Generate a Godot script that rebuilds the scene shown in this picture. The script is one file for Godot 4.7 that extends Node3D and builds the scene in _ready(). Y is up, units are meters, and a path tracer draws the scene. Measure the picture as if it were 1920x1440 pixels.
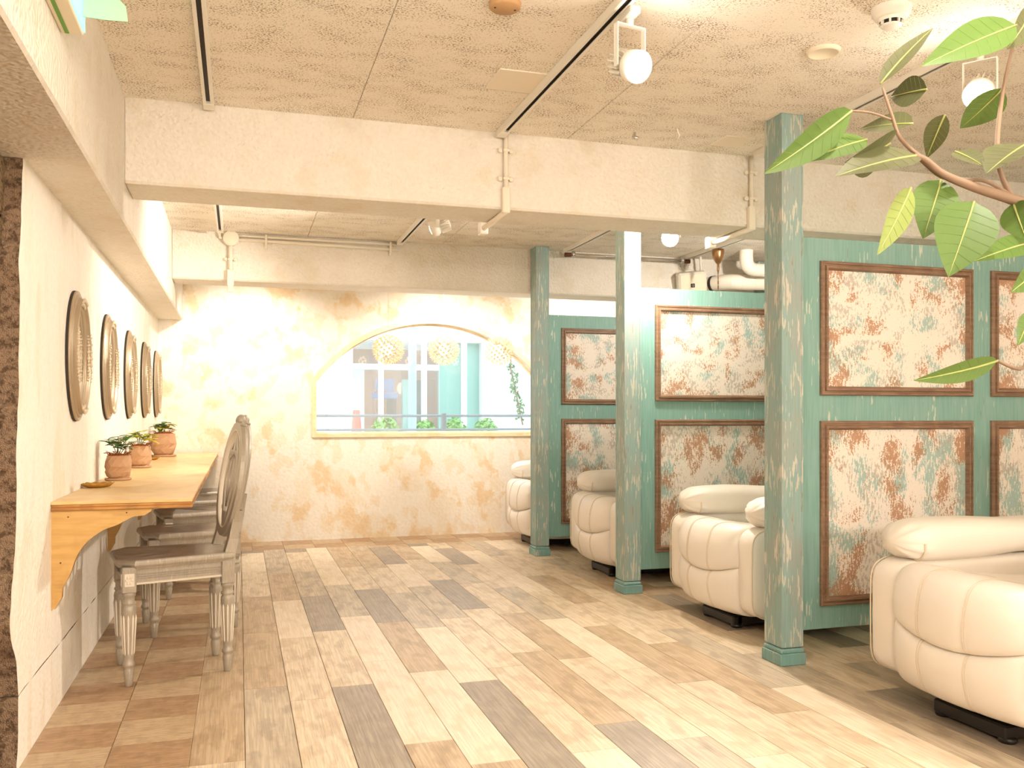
extends Node3D

const HC := 2.39        # ceiling height
const XL := -0.645      # left wall face
const XR := 4.42        # right wall face
const DF := 7.98        # far wall face (depth in front of the camera)
const DB := -2.6        # wall behind the camera
var M := {}
var names := {}
var rng := RandomNumberGenerator.new()
var WARM := Color(1.0, 0.958, 0.915)

# ------------------------------------------------------------------ everything
func _ready() -> void:
	# camera: upright lens shifted down a little, looking 17 degrees right of the room's length
	var cam := Camera3D.new()
	cam.name = "camera"
	add_child(cam)
	cam.position = Vector3(0, 1.08, 0)
	cam.rotation.y = -atan(512.0 / 1680.0)
	cam.projection = Camera3D.PROJECTION_FRUSTUM
	cam.near = 0.05
	cam.far = 100.0
	cam.size = 1440.0 / 1680.0 * 0.05
	cam.frustum_offset = Vector2(0, 60.0 / 1680.0 * 0.05)
	cam.current = true
	var we := WorldEnvironment.new()
	we.name = "environment"
	var env := Environment.new()
	env.background_mode = Environment.BG_SKY
	var sky := Sky.new()
	var sm := ProceduralSkyMaterial.new()
	sm.sky_top_color = Color(0.84, 0.90, 0.97)
	sm.sky_horizon_color = Color(0.97, 0.98, 0.99)
	sm.ground_bottom_color = Color(0.7, 0.7, 0.7)
	sm.ground_horizon_color = Color(0.9, 0.93, 0.95)
	sm.energy_multiplier = 4.0
	sky.sky_material = sm
	env.sky = sky
	env.tonemap_mode = Environment.TONE_MAPPER_LINEAR
	env.tonemap_exposure = 1.04
	env.sdfgi_enabled = true
	env.ssao_enabled = true
	env.ssil_enabled = true
	we.environment = env
	add_child(we)

	make_materials()
	M.petal = mat(Color8(244, 222, 184), 0.5)
	M.petal.backlight_enabled = true
	M.petal.backlight = Color(0.3, 0.22, 0.12)
	print("materials")
	build_shell()
	print("shell")
	screen("teal booth screen nearest the camera, with the leaves before it", 2.242, 3.36, [0, 1, 2, 3], [false, false, false, true])
	screen("teal booth screen in the middle, brightly lit along its top", 2.236, 4.995, [4, 5, 0, 1], [false, false, true, true])
	screen("teal booth screen farthest away, next to the arched window", 2.190, 6.55, [2, 3, 4, 5], [true, false, false, false])
	var r := build_recliner("cream leather recliner nearest the camera, cut by the right edge")
	r.position = V(2.36, 0, 2.50)
	copy_of(r, "recliner", "cream leather recliner between the nearest and middle teal screens", V(2.36, 0, 4.19), 0)
	copy_of(r, "recliner", "cream leather recliner between the middle and farthest teal screens", V(2.335, 0, 5.73), 0)
	copy_of(r, "recliner", "cream leather recliner farthest away beside the window wall", V(2.285, 0, 7.22), 0)
	print("recliners")
	build_counter()
	var c := build_chair("silver grey oval-back chair nearest the camera")
	c.position = V(-0.26, 0, 4.085)
	c.rotation.y = 0.2
	copy_of(c, "oval_back_chair", "silver grey oval-back chair, second from the camera", V(-0.235, 0, 4.90), 0.2)
	copy_of(c, "oval_back_chair", "silver grey oval-back chair, third and middle of the row", V(-0.235, 0, 5.85), 0.2)
	copy_of(c, "oval_back_chair", "silver grey oval-back chair, fourth from the camera", V(-0.24, 0, 6.65), 0.18)
	copy_of(c, "oval_back_chair", "silver grey oval-back chair at the far end of the row", V(-0.24, 0, 7.35), 0.18)
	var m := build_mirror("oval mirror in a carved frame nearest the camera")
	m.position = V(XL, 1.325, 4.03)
	var nth := ["second from the camera", "in the middle of the row", "fourth from the camera", "at the far end of the row"]
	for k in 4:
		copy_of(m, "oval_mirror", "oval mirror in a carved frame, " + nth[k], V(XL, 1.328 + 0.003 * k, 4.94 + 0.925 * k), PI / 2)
	pot_plant("faceted clay pot with dark green seedling leaves, nearest on the counter", V(-0.555, 0.772, 4.67), 0.060, 0.118, 0, 1)
	pot_plant("faceted clay pot with yellow-green leaves behind the first pot", V(-0.565, 0.772, 5.75), 0.066, 0.13, 1, 2)
	pot_plant("larger faceted clay pot with a low yellow-green plant at the far end", V(-0.545, 0.772, 7.25), 0.091, 0.175, 2, 3)
	shell_dish("brass shell dish at the near end of the counter", V(-0.585, 0.772, 4.22), 0.3)
	shell_dish("brass shell dish beside the farthest clay pot", V(-0.60, 0.772, 6.75), 0.1)
	print("furniture")
	fittings()
	build_ficus()
	build_street()
	print("done")

# ------------------------------------------------------------------ helpers
func V(x: float, y: float, d: float) -> Vector3:
	return Vector3(x, y, -d)

func st_new() -> SurfaceTool:
	var st := SurfaceTool.new()
	st.begin(Mesh.PRIMITIVE_TRIANGLES)
	st.set_smooth_group(-1)
	return st

func tri(st: SurfaceTool, a: Vector3, b: Vector3, c: Vector3) -> void:
	st.add_vertex(a)
	st.add_vertex(c)
	st.add_vertex(b)

func quad(st: SurfaceTool, a: Vector3, b: Vector3, c: Vector3, d: Vector3) -> void:
	tri(st, a, b, c)
	tri(st, a, c, d)

func tri_uv(st: SurfaceTool, p: Array, uv: Array) -> void:
	for k in [0, 2, 1]:
		st.set_uv(uv[k])
		st.add_vertex(p[k])

func quad_uv(st: SurfaceTool, p: Array, uv: Array) -> void:
	tri_uv(st, [p[0], p[1], p[2]], [uv[0], uv[1], uv[2]])
	tri_uv(st, [p[0], p[2], p[3]], [uv[0], uv[2], uv[3]])

# box with chamfered edges
func box(st: SurfaceTool, lo: Vector3, hi: Vector3, b := 0.0, xf := Transform3D()) -> void:
	var c := (lo + hi) / 2.0
	var h := (hi - lo).abs() / 2.0
	b = minf(b, minf(h.x, minf(h.y, h.z)) * 0.95)
	st.set_smooth_group(-1)
	for ax in 3:
		for s in [-1.0, 1.0]:
			var u := (ax + 1) % 3
			var v := (ax + 2) % 3
			var pts := []
			for k in [[-1, -1], [1, -1], [1, 1], [-1, 1]]:
				var p := Vector3.ZERO
				p[ax] = s * h[ax]
				p[u] = k[0] * (h[u] - b)
				p[v] = k[1] * (h[v] - b)
				pts.append(xf * (c + p))
			if s > 0:
				quad(st, pts[0], pts[1], pts[2], pts[3])
			else:
				quad(st, pts[3], pts[2], pts[1], pts[0])
	if b <= 0.0:
		return
	for ax in 3:
		var u := (ax + 1) % 3
		var v := (ax + 2) % 3
		for su in [-1.0, 1.0]:
			for sv in [-1.0, 1.0]:
				var q := []
				for k in [[-1, 0], [1, 0], [1, 1], [-1, 1]]:
					var p := Vector3.ZERO
					p[ax] = k[0] * (h[ax] - b)
					p[u] = su * (h[u] - (b if k[1] == 0 else 0.0))
					p[v] = sv * (h[v] - (0.0 if k[1] == 0 else b))
					q.append(xf * (c + p))
				if su * sv > 0:
					quad(st, q[3], q[2], q[1], q[0])
				else:
					quad(st, q[0], q[1], q[2], q[3])
	for sx in [-1.0, 1.0]:
		for sy in [-1.0, 1.0]:
			for sz in [-1.0, 1.0]:
				var a := xf * (c + Vector3(sx * h.x, sy * (h.y - b), sz * (h.z - b)))
				var d := xf * (c + Vector3(sx * (h.x - b), sy * h.y, sz * (h.z - b)))
				var e := xf * (c + Vector3(sx * (h.x - b), sy * (h.y - b), sz * h.z))
				if sx * sy * sz > 0:
					tri(st, a, d, e)
				else:
					tri(st, a, e, d)

# surface from a grid of points
func grid(st: SurfaceTool, rows: Array, close_u := false, smooth := 1) -> void:
	st.set_smooth_group(smooth)
	for i in rows.size() - 1:
		var a: PackedVector3Array = rows[i]
		var b: PackedVector3Array = rows[i + 1]
		var n := a.size()
		for j in (n if close_u else n - 1):
			var k := (j + 1) % n
			if a[j].distance_squared_to(a[k]) > 1e-14:
				tri(st, a[j], a[k], b[k])
			if b[j].distance_squared_to(b[k]) > 1e-14:
				tri(st, a[j], b[k], b[j])

# profile of Vector2(radius, height) turned about y
func lathe(st: SurfaceTool, prof: Array, seg := 20, xf := Transform3D(), smooth := 1) -> void:
	var rows := []
	for p in prof:
		var r := PackedVector3Array()
		for k in seg:
			var a := TAU * k / seg
			r.append(xf * Vector3(p.x * cos(a), p.y, -p.x * sin(a)))
		rows.append(r)
	grid(st, rows, true, smooth)

func tube(st: SurfaceTool, path: Array, radius, seg := 10, caps := true) -> void:
	var rows := []
	var up := Vector3.UP
	var prev := Vector3.ZERO
	for i in path.size():
		var t: Vector3 = (path[mini(i + 1, path.size() - 1)] - path[maxi(i - 1, 0)]).normalized()
		if prev == Vector3.ZERO:
			up = Vector3.UP if absf(t.y) < 0.9 else Vector3.RIGHT
		else:
			up = prev
		var s := t.cross(up).normalized()
		up = s.cross(t).normalized()
		prev = up
		var rr: float = radius[i] if radius is Array else radius
		var r := PackedVector3Array()
		for k in seg:
			var a := TAU * k / seg
			r.append(path[i] + (s * cos(a) + up * sin(a)) * rr)
		rows.append(r)
	if caps:
		var e0 := PackedVector3Array()
		var e1 := PackedVector3Array()
		for k in seg:
			e0.append(path[0])
			e1.append(path[path.size() - 1])
		rows.push_front(e0)
		rows.append(e1)
	grid(st, rows, true, 1)

func curve(pts: Array, n := 6) -> Array:
	var out := []
	for i in pts.size() - 1:
		var p0: Vector3 = pts[maxi(i - 1, 0)]
		var p3: Vector3 = pts[mini(i + 2, pts.size() - 1)]
		for k in n:
			out.append(pts[i].cubic_interpolate(pts[i + 1], p0, p3, float(k) / n))
	out.append(pts[pts.size() - 1])
	return out

func curve2(pts: Array, n := 6) -> Array:
	var out := []
	for i in pts.size() - 1:
		var p0: Vector2 = pts[maxi(i - 1, 0)]
		var p3: Vector2 = pts[mini(i + 2, pts.size() - 1)]
		for k in n:
			out.append(pts[i].cubic_interpolate(pts[i + 1], p0, p3, float(k) / n))
	out.append(pts[pts.size() - 1])
	return out

# polygon (x, y) pulled out along z from z0 to z1, put in place by xf; caps and sides can be made apart
func extrude(st: SurfaceTool, poly: PackedVector2Array, z0: float, z1: float, xf := Transform3D(), caps := true, sides := true, smooth_sides := false) -> void:
	if Geometry2D.is_polygon_clockwise(poly):
		poly = poly.duplicate()
		poly.reverse()
	if caps:
		st.set_smooth_group(-1)
		var idx := Geometry2D.triangulate_polygon(poly)
		for i in range(0, idx.size(), 3):
			var p := [poly[idx[i]], poly[idx[i + 1]], poly[idx[i + 2]]]
			if (p[1] - p[0]).cross(p[2] - p[0]) < 0:
				p = [p[0], p[2], p[1]]
			tri(st, xf * Vector3(p[0].x, p[0].y, z1), xf * Vector3(p[1].x, p[1].y, z1), xf * Vector3(p[2].x, p[2].y, z1))
			tri(st, xf * Vector3(p[0].x, p[0].y, z0), xf * Vector3(p[2].x, p[2].y, z0), xf * Vector3(p[1].x, p[1].y, z0))
	if sides:
		st.set_smooth_group(2 if smooth_sides else -1)
		for i in poly.size():
			var a := poly[i]
			var b := poly[(i + 1) % poly.size()]
			quad(st, xf * Vector3(a.x, a.y, z0), xf * Vector3(b.x, b.y, z0), xf * Vector3(b.x, b.y, z1), xf * Vector3(a.x, a.y, z1))

# moulding with mitred corners round a rectangle in the xy plane; profile of Vector2(inwards, height above z)
func frame_rect(st: SurfaceTool, lo: Vector2, hi: Vector2, prof: Array, xf := Transform3D()) -> void:
	st.set_smooth_group(-1)
	for i in prof.size() - 1:
		var a: Vector2 = prof[i]
		var b: Vector2 = prof[i + 1]
		var ca := [Vector2(lo.x + a.x, lo.y + a.x), Vector2(hi.x - a.x, lo.y + a.x), Vector2(hi.x - a.x, hi.y - a.x), Vector2(lo.x + a.x, hi.y - a.x)]
		var cb := [Vector2(lo.x + b.x, lo.y + b.x), Vector2(hi.x - b.x, lo.y + b.x), Vector2(hi.x - b.x, hi.y - b.x), Vector2(lo.x + b.x, hi.y - b.x)]
		for k in 4:
			var n := (k + 1) % 4
			quad(st, xf * Vector3(ca[k].x, ca[k].y, a.y), xf * Vector3(ca[n].x, ca[n].y, a.y), xf * Vector3(cb[n].x, cb[n].y, b.y), xf * Vector3(cb[k].x, cb[k].y, b.y))

# profile of Vector2(outwards from the ellipse, height along z) swept round an ellipse in the xy plane
func ring(st: SurfaceTool, ax: float, ay: float, prof: Array, seg := 48, xf := Transform3D(), smooth := 1) -> void:
	var rows := []
	for p in prof:
		var r := PackedVector3Array()
		for k in seg:
			var a := TAU * k / seg
			r.append(xf * Vector3((ax + p.x) * cos(a), (ay + p.x) * sin(a), p.y))
		rows.append(r)
	grid(st, rows, true, smooth)

func spow(v: float, e: float) -> float:
	return signf(v) * pow(absf(v), e)

# rounded cushion (superellipsoid): e1 squareness of the upright section, e2 of the plan
func cushion(st: SurfaceTool, c: Vector3, h: Vector3, e1 := 0.5, e2 := 0.5, nu := 28, nv := 14, xf := Transform3D()) -> void:
	var rows := []
	for i in nv + 1:
		var f := -PI / 2 + PI * i / nv
		var r := PackedVector3Array()
		for k in nu:
			var a := TAU * k / nu
			r.append(xf * (c + Vector3(h.x * spow(cos(f), e1) * spow(cos(a), e2), h.y * spow(sin(f), e1), -h.z * spow(cos(f), e1) * spow(sin(a), e2))))
		rows.append(r)
	grid(st, rows, true, 1)

func commit(st: SurfaceTool) -> ArrayMesh:
	st.generate_normals()
	st.index()
	return st.commit()

func numbered(called: String) -> String:
	var n: int = names.get(called, 0)
	names[called] = n + 1
	return called if n == 0 else "%s_%03d" % [called, n]

func put(called: String, mesh: Mesh, mat: Material, parent: Node = null) -> MeshInstance3D:
	var o := MeshInstance3D.new()
	o.name = called if parent else numbered(called)
	o.mesh = mesh
	o.material_override = mat
	o.cast_shadow = GeometryInstance3D.SHADOW_CASTING_SETTING_ON
	if parent:
		parent.add_child(o, true)
	else:
		add_child(o)
	return o

func obj(called: String, st: SurfaceTool, mat: Material, parent: Node = null) -> MeshInstance3D:
	return put(called, commit(st), mat, parent)

func tag(o: Node, label: String, category: String, group := "", kind := "") -> Node:
	o.set_meta("label", label)
	o.set_meta("category", category)
	if group:
		o.set_meta("group", group)
	if kind:
		o.set_meta("kind", kind)
	return o

func thing(called: String, label: String, category: String, at := Vector3.ZERO, turn := 0.0, group := "") -> Node3D:
	var o := Node3D.new()
	o.name = numbered(called)
	add_child(o)
	o.position = at
	o.rotation.y = turn
	tag(o, label, category, group)
	return o

func copy_of(o: Node3D, called: String, label: String, at: Vector3, turn: float) -> Node3D:
	var c: Node3D = o.duplicate()
	c.name = numbered(called)
	add_child(c)
	c.position = at
	c.rotation.y = turn
	c.set_meta("label", label)
	return c

func structure(o: Node, label := "") -> Node:
	o.set_meta("kind", "structure")
	if label:
		o.set_meta("label", label)
	return o

# ------------------------------------------------------------------ materials
func mat(col: Color, rough := 0.6, metal := 0.0) -> StandardMaterial3D:
	var m := StandardMaterial3D.new()
	m.albedo_color = col
	m.roughness = rough
	m.metallic = metal
	return m

func noise_bytes(w: int, h: int, sx: float, sy: float, kind: int, seed_: int, octaves := 3) -> PackedByteArray:
	# seamless noise, sx and sy = number of features across the picture
	var n := FastNoiseLite.new()
	n.noise_type = kind as FastNoiseLite.NoiseType
	n.seed = seed_
	n.fractal_octaves = octaves
	# draw at an aspect at which the features are round, then stretch
	var k := minf(w / sx, h / sy)
	var gw := maxi(16, int(round(sx * k)))
	var gh := maxi(16, int(round(sy * k)))
	n.frequency = 1.0 / k
	var im := n.get_seamless_image(gw, gh, false, false, 0.15)
	im.convert(Image.FORMAT_L8)
	im.resize(w, h, Image.INTERPOLATE_CUBIC)
	return im.get_data()

func tex_from(w: int, h: int, data: PackedByteArray) -> ImageTexture:
	var im := Image.create_from_data(w, h, false, Image.FORMAT_RGB8, data)
	return ImageTexture.create_from_image(im)

func bump_from(w: int, h: int, data: PackedByteArray, scale: float) -> ImageTexture:
	var im := Image.create_from_data(w, h, false, Image.FORMAT_L8, data)
	im.convert(Image.FORMAT_RGBA8)
	im.bump_map_to_normal_map(scale)
	return ImageTexture.create_from_image(im)

func sstep(a: float, b: float, x: float) -> float:
	var t := clampf((x - a) / (b - a), 0.0, 1.0)
	return t * t * (3.0 - 2.0 * t)

func tri_mat(tex: Texture2D, scale: float, rough := 0.7, world := true, normal: Texture2D = null, nscale := 0.5) -> StandardMaterial3D:
	var m := mat(Color.WHITE, rough)
	m.albedo_texture = tex
	m.uv1_triplanar = true
	m.uv1_world_triplanar = world
	m.uv1_scale = Vector3.ONE * scale
	m.uv1_triplanar_sharpness = 8.0
	if normal:
		m.normal_enabled = true
		m.normal_texture = normal
		m.normal_scale = nscale
	return m

# wood of one tone: grain runs along the width of the picture
func wood_tex(w: int, h: int, c0: Vector3, c1: Vector3, blot: Vector3, blot_amount: float, seed_: int, pores := 0.3) -> ImageTexture:
	var fine := noise_bytes(w, h, 10, 110, 0, seed_, 3)
	var wide := noise_bytes(w, h, 4, 26, 0, seed_ + 1, 3)
	var bl := noise_bytes(w, h, 7, 3, 0, seed_ + 2, 4)
	var out := PackedByteArray()
	out.resize(w * h * 3)
	for i in w * h:
		var f := fine[i] / 255.0
		var g := wide[i] / 255.0
		var b := bl[i] / 255.0
		var t := clampf(0.5 + (g - 0.5) * 1.6 + (f - 0.5) * 0.9, 0.0, 1.0)
		var c := c0.lerp(c1, t)
		c = c.lerp(blot, blot_amount * sstep(0.42, 0.80, b + (f - 0.5) * 0.12))
		c *= 1.0 - pores * sstep(0.64, 0.8, f) * 0.5
		out[i * 3] = int(clampf(c.x, 0, 255))
		out[i * 3 + 1] = int(clampf(c.y, 0, 255))
		out[i * 3 + 2] = int(clampf(c.z, 0, 255))
	return tex_from(w, h, out)

# plaster: base colour with flat-edged stains
func plaster_tex(n: int, base: Vector3, stain: Vector3, amount: float, seed_: int, sx := 5.0, sy := 5.0) -> ImageTexture:
	var a := noise_bytes(n, n, sx, sy, 0, seed_, 5)
	var b := noise_bytes(n, n, sx * 2.2, sy * 2.2, 0, seed_ + 1, 4)
	var f := noise_bytes(n, n, 60, 60, 0, seed_ + 2, 2)
	var out := PackedByteArray()
	out.resize(n * n * 3)
	for i in n * n:
		var x := a[i] / 255.0
		var y := b[i] / 255.0
		var z := f[i] / 255.0
		var k := sstep(0.54, 0.64, x + (z - 0.5) * 0.10) * (0.35 + 0.65 * sstep(0.42, 0.6, y))
		k += 0.5 * sstep(0.63, 0.69, y + (z - 0.5) * 0.16)
		var c := base.lerp(stain, clampf(k * amount, 0, 1)) * (0.985 + 0.03 * (z - 0.5))
		out[i * 3] = int(clampf(c.x, 0, 255))
		out[i * 3 + 1] = int(clampf(c.y, 0, 255))
		out[i * 3 + 2] = int(clampf(c.z, 0, 255))
	return tex_from(n, n, out)

# old brushed paint, strokes run up the picture
func paint_tex(n: int, base: Vector3, grey: Vector3, pale: Vector3, brown: Vector3, grey_k: float, pale_at: float, brown_at: float, seed_: int) -> ImageTexture:
	var st_ := noise_bytes(n, n, 90, 5, 0, seed_, 3)
	var lo := noise_bytes(n, n, 7, 3, 0, seed_ + 1, 3)
	var ch := noise_bytes(n, n, 60, 6, 0, seed_ + 2, 4)
	var rg := noise_bytes(n, n, 6, 4, 0, seed_ + 3, 3)
	var out := PackedByteArray()
	out.resize(n * n * 3)
	for i in n * n:
		var s := st_[i] / 255.0
		var l := lo[i] / 255.0
		var c2 := ch[i] / 255.0
		var r := rg[i] / 255.0
		var c := base * (0.95 + 0.10 * s)
		c = c.lerp(grey, clampf(grey_k * sstep(0.35, 0.75, l * 0.6 + s * 0.4), 0, 1))
		c = c.lerp(pale, 0.85 * sstep(pale_at, pale_at + 0.05, c2 * 0.62 + r * 0.38))
		c = c.lerp(brown, 0.7 * sstep(brown_at, brown_at + 0.06, (1.0 - c2) * 0.5 + s * 0.25 + (1.0 - r) * 0.25))
		out[i * 3] = int(clampf(c.x, 0, 255))
		out[i * 3 + 1] = int(clampf(c.y, 0, 255))
		out[i * 3 + 2] = int(clampf(c.z, 0, 255))
	return tex_from(n, n, out)

# the rubbed panel pictures: cream over teal, grey and rust, dragged up and down
func panel_tex(w: int, h: int, seed_: int, teal_k: float, rust_k: float) -> ImageTexture:
	var reg_t := noise_bytes(w, h, 3.2, 2.2, 0, seed_, 2)
	var reg_r := noise_bytes(w, h, 3.6, 2.4, 0, seed_ + 1, 2)
	var reg_g := noise_bytes(w, h, 4.0, 3.0, 0, seed_ + 2, 2)
	var drag := noise_bytes(w, h, 60, 14, 0, seed_ + 3, 4)
	var drag2 := noise_bytes(w, h, 44, 16, 0, seed_ + 4, 4)
	var grain := noise_bytes(w, h, 80, 60, 0, seed_ + 5, 3)
	var out := PackedByteArray()
	out.resize(w * h * 3)
	var cream := Vector3(234, 226, 214)
	var teal := Vector3(146, 182, 176)
	var rust := Vector3(176, 130, 98)
	var grey := Vector3(170, 164, 152)
	for y in h:
		for x in w:
			var i := y * w + x
			var d := drag[i] / 255.0
			var d2 := drag2[i] / 255.0
			var g := grain[i] / 255.0
			var u := absf(float(x) / w - 0.5) * 2.0
			var v := absf(float(y) / h - 0.5) * 2.0
			var edge := pow(u, 4.0) * 0.12 + pow(v, 5.0) * 0.07
			var c := cream * (0.98 + 0.04 * g)
			var kt := reg_t[i] / 255.0 + edge + teal_k
			c = c.lerp(teal, 0.8 * sstep(0.60, 0.66, kt * 0.50 + d * 0.34 + g * 0.16))
			var kg := reg_g[i] / 255.0 + edge
			c = c.lerp(grey, 0.6 * sstep(0.61, 0.66, kg * 0.40 + d2 * 0.42 + g * 0.18))
			var kr := reg_r[i] / 255.0 + edge * 1.5 + rust_k - 0.035 + 0.25 * pow(u * v, 6.0)
			c = c.lerp(rust, 0.85 * sstep(0.615, 0.665, kr * 0.44 + d2 * 0.20 + d * 0.16 + g * 0.22))
			out[i * 3] = int(clampf(c.x, 0, 255))
			out[i * 3 + 1] = int(clampf(c.y, 0, 255))
			out[i * 3 + 2] = int(clampf(c.z, 0, 255))
	return tex_from(w, h, out)

# sprayed ceiling boards full of small pits
func pit_tex(n: int) -> Array:
	var a := noise_bytes(n, n, 150, 230, 0, 41, 2)
	var b := noise_bytes(n, n, 7, 12, 0, 42, 3)
	var f := noise_bytes(n, n, 90, 90, 0, 43, 2)
	var out := PackedByteArray()
	out.resize(n * n * 3)
	var hgt := PackedByteArray()
	hgt.resize(n * n)
	for i in n * n:
		var x := a[i] / 255.0
		var r := b[i] / 255.0
		var z := f[i] / 255.0
		var k := sstep(0.765, 0.815, x + (r - 0.5) * 0.30)
		var c := Vector3(241, 233, 218) * (0.985 + 0.03 * z)
		c = c.lerp(Vector3(112, 80, 50), 0.8 * k)
		out[i * 3] = int(clampf(c.x, 0, 255))
		out[i * 3 + 1] = int(clampf(c.y, 0, 255))
		out[i * 3 + 2] = int(clampf(c.z, 0, 255))
		hgt[i] = int(clampf(150 + (z - 0.5) * 120 - 120 * k, 0, 255))
	return [tex_from(n, n, out), bump_from(n, n, hgt, 2.0)]

func make_materials() -> void:
	var fine := noise_bytes(512, 512, 70, 70, 0, 11, 3)
	var rough_n := bump_from(512, 512, fine, 3.0)
	M.wall = tri_mat(plaster_tex(640, Vector3(240, 233, 220), Vector3(228, 214, 190), 0.4, 3, 7, 2), 0.4, 0.75, true, rough_n, 0.25)
	M.far_wall = tri_mat(plaster_tex(768, Vector3(242, 235, 222), Vector3(232, 208, 170), 0.75, 7, 5, 4), 0.36, 0.7, true, rough_n, 0.1)
	M.beam = tri_mat(plaster_tex(384, Vector3(236, 229, 216), Vector3(229, 218, 198), 0.5, 15, 5, 5), 0.5, 0.85, true, rough_n, 0.45)
	var pits := pit_tex(1024)
	M.ceiling = tri_mat(pits[0], 0.55, 0.9, true, pits[1], 0.4)
	M.smooth_patch = mat(Color8(238, 227, 207), 0.8)
	M.mortar = tri_mat(plaster_tex(256, Vector3(150, 124, 98), Vector3(96, 74, 54), 1.0, 23, 9, 9), 2.0, 0.95, true, rough_n, 1.2)
	M.block = []
	for k in 4:
		var col: Vector3 = [Vector3(138, 112, 76), Vector3(120, 98, 70), Vector3(150, 112, 80), Vector3(104, 88, 66)][k]
		M.block.append(tri_mat(plaster_tex(192, col, col * 0.55, 0.9, 27 + k, 14, 14), 2.2, 0.95, true, rough_n, 1.5))
	# floor woods
	M.plank = []
	var tones := [
		[Vector3(220, 201, 174), Vector3(234, 218, 194), Vector3(208, 186, 154), 0.5, 0.15],
		[Vector3(208, 188, 158), Vector3(228, 210, 182), Vector3(180, 156, 124), 0.45, 0.25],
		[Vector3(182, 158, 126), Vector3(204, 181, 149), Vector3(162, 138, 106), 0.6, 0.25],
		[Vector3(150, 136, 118), Vector3(170, 156, 137), Vector3(138, 124, 106), 0.4, 0.3],
		[Vector3(180, 164, 140), Vector3(206, 190, 164), Vector3(154, 138, 117), 0.55, 0.25]]
	for k in 5:
		var t: Array = tones[k]
		var m := mat(Color.WHITE, 0.42)
		m.albedo_texture = wood_tex(512, 192, t[0], t[1], t[2], t[3], 50 + k * 7, t[4])
		M.plank.append(m)
	M.tile = []
	for k in 2:
		var m := mat(Color.WHITE, 0.45)
		m.albedo_texture = wood_tex(384, 256, [Vector3(184, 158, 124), Vector3(164, 132, 100)][k], [Vector3(202, 178, 144), Vector3(184, 152, 118)][k], [Vector3(168, 142, 110), Vector3(150, 120, 88)][k], 0.5, 90 + k * 5, 0.4)
		M.tile.append(m)
	M.subfloor = mat(Color8(120, 98, 72), 0.9)
	# partitions
	M.paint = tri_mat(paint_tex(512, Vector3(126, 168, 158), Vector3(142, 172, 164), Vector3(206, 208, 192), Vector3(120, 110, 92), 0.35, 0.70, 0.78, 5), 0.75, 0.55)
	M.paint_post = tri_mat(paint_tex(512, Vector3(138, 166, 160), Vector3(154, 160, 152), Vector3(204, 198, 180), Vector3(136, 116, 94), 0.8, 0.65, 0.72, 35), 0.9, 0.6)
	M.paint_plinth = tri_mat(paint_tex(256, Vector3(118, 160, 154), Vector3(136, 158, 152), Vector3(200, 190, 170), Vector3(120, 98, 76), 0.5, 0.68, 0.74, 39), 1.1, 0.6)
	var brown := mat(Color.WHITE, 0.5)
	brown = tri_mat(wood_tex(256, 256, Vector3(122, 94, 72), Vector3(144, 116, 92), Vector3(158, 130, 104), 0.5, 71, 0.2), 1.2, 0.5)
	M.frame = brown
	M.panels = []
	var spec := [[448, 320, 101, -0.04, 0.0], [448, 448, 131, 0.02, 0.03], [448, 320, 161, 0.0, 0.02], [448, 448, 191, 0.06, 0.0], [448, 320, 221, -0.06, -0.02], [448, 448, 251, 0.0, 0.04]]
	for s in spec:
		var m := mat(Color.WHITE, 0.5)
		m.albedo_texture = panel_tex(s[0], s[1], s[2], s[3], s[4])
		M.panels.append(m)
	# furniture
	var lf := noise_bytes(256, 256, 60, 60, 0, 61, 3)
	M.leather = mat(Color8(237, 229, 217), 0.42)
	M.leather.normal_enabled = true
	M.leather.normal_texture = bump_from(256, 256, lf, 2.0)
	M.leather.normal_scale = 0.12
	M.leather.uv1_triplanar = true
	M.leather.uv1_scale = Vector3.ONE * 5.0
	M.seam = mat(Color8(222, 206, 180), 0.55)
	M.black = mat(Color8(26, 22, 20), 0.35)
	var ct := paint_tex(256, Vector3(164, 154, 138), Vector3(176, 166, 148), Vector3(196, 186, 168), Vector3(148, 134, 114), 0.5, 0.74, 0.80, 81)
	M.chair = tri_mat(ct, 2.5, 0.38, false)
	M.chair.metallic = 0.15
	M.chair_pale = mat(Color8(222, 212, 194), 0.5)
	M.desk = tri_mat(wood_tex(384, 256, Vector3(222, 188, 130), Vector3(234, 206, 152), Vector3(214, 176, 116), 0.5, 111, 0.1), 0.8, 0.35)
	M.bracket = tri_mat(wood_tex(256, 256, Vector3(198, 156, 90), Vector3(212, 172, 106), Vector3(188, 144, 78), 0.5, 113, 0.1), 0.8, 0.45)
	M.desk_edge = tri_mat(wood_tex(256, 128, Vector3(168, 112, 54), Vector3(204, 152, 86), Vector3(142, 92, 44), 0.5, 117, 0.3), 0.9, 0.4)
	M.frame_gold = mat(Color8(172, 152, 124), 0.36, 0.35)
	M.frame_pale = mat(Color8(206, 190, 164), 0.45, 0.2)
	M.mirror = mat(Color8(236, 236, 232), 0.03, 1.0)
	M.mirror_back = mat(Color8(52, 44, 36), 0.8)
	M.terracotta = mat(Color8(184, 144, 108), 0.8)
	M.coir = mat(Color8(150, 84, 40), 0.9)
	M.green = mat(Color8(64, 112, 46), 0.4)
	M.lime = mat(Color8(206, 202, 52), 0.45)
	M.gold = mat(Color8(186, 142, 66), 0.35, 0.6)
	M.white_metal = mat(Color8(238, 232, 220), 0.45)
	M.conduit = mat(Color8(236, 226, 206), 0.6)
	M.slot = mat(Color8(40, 30, 24), 0.6)
	M.chrome = mat(Color8(205, 200, 194), 0.2, 0.9)
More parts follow.
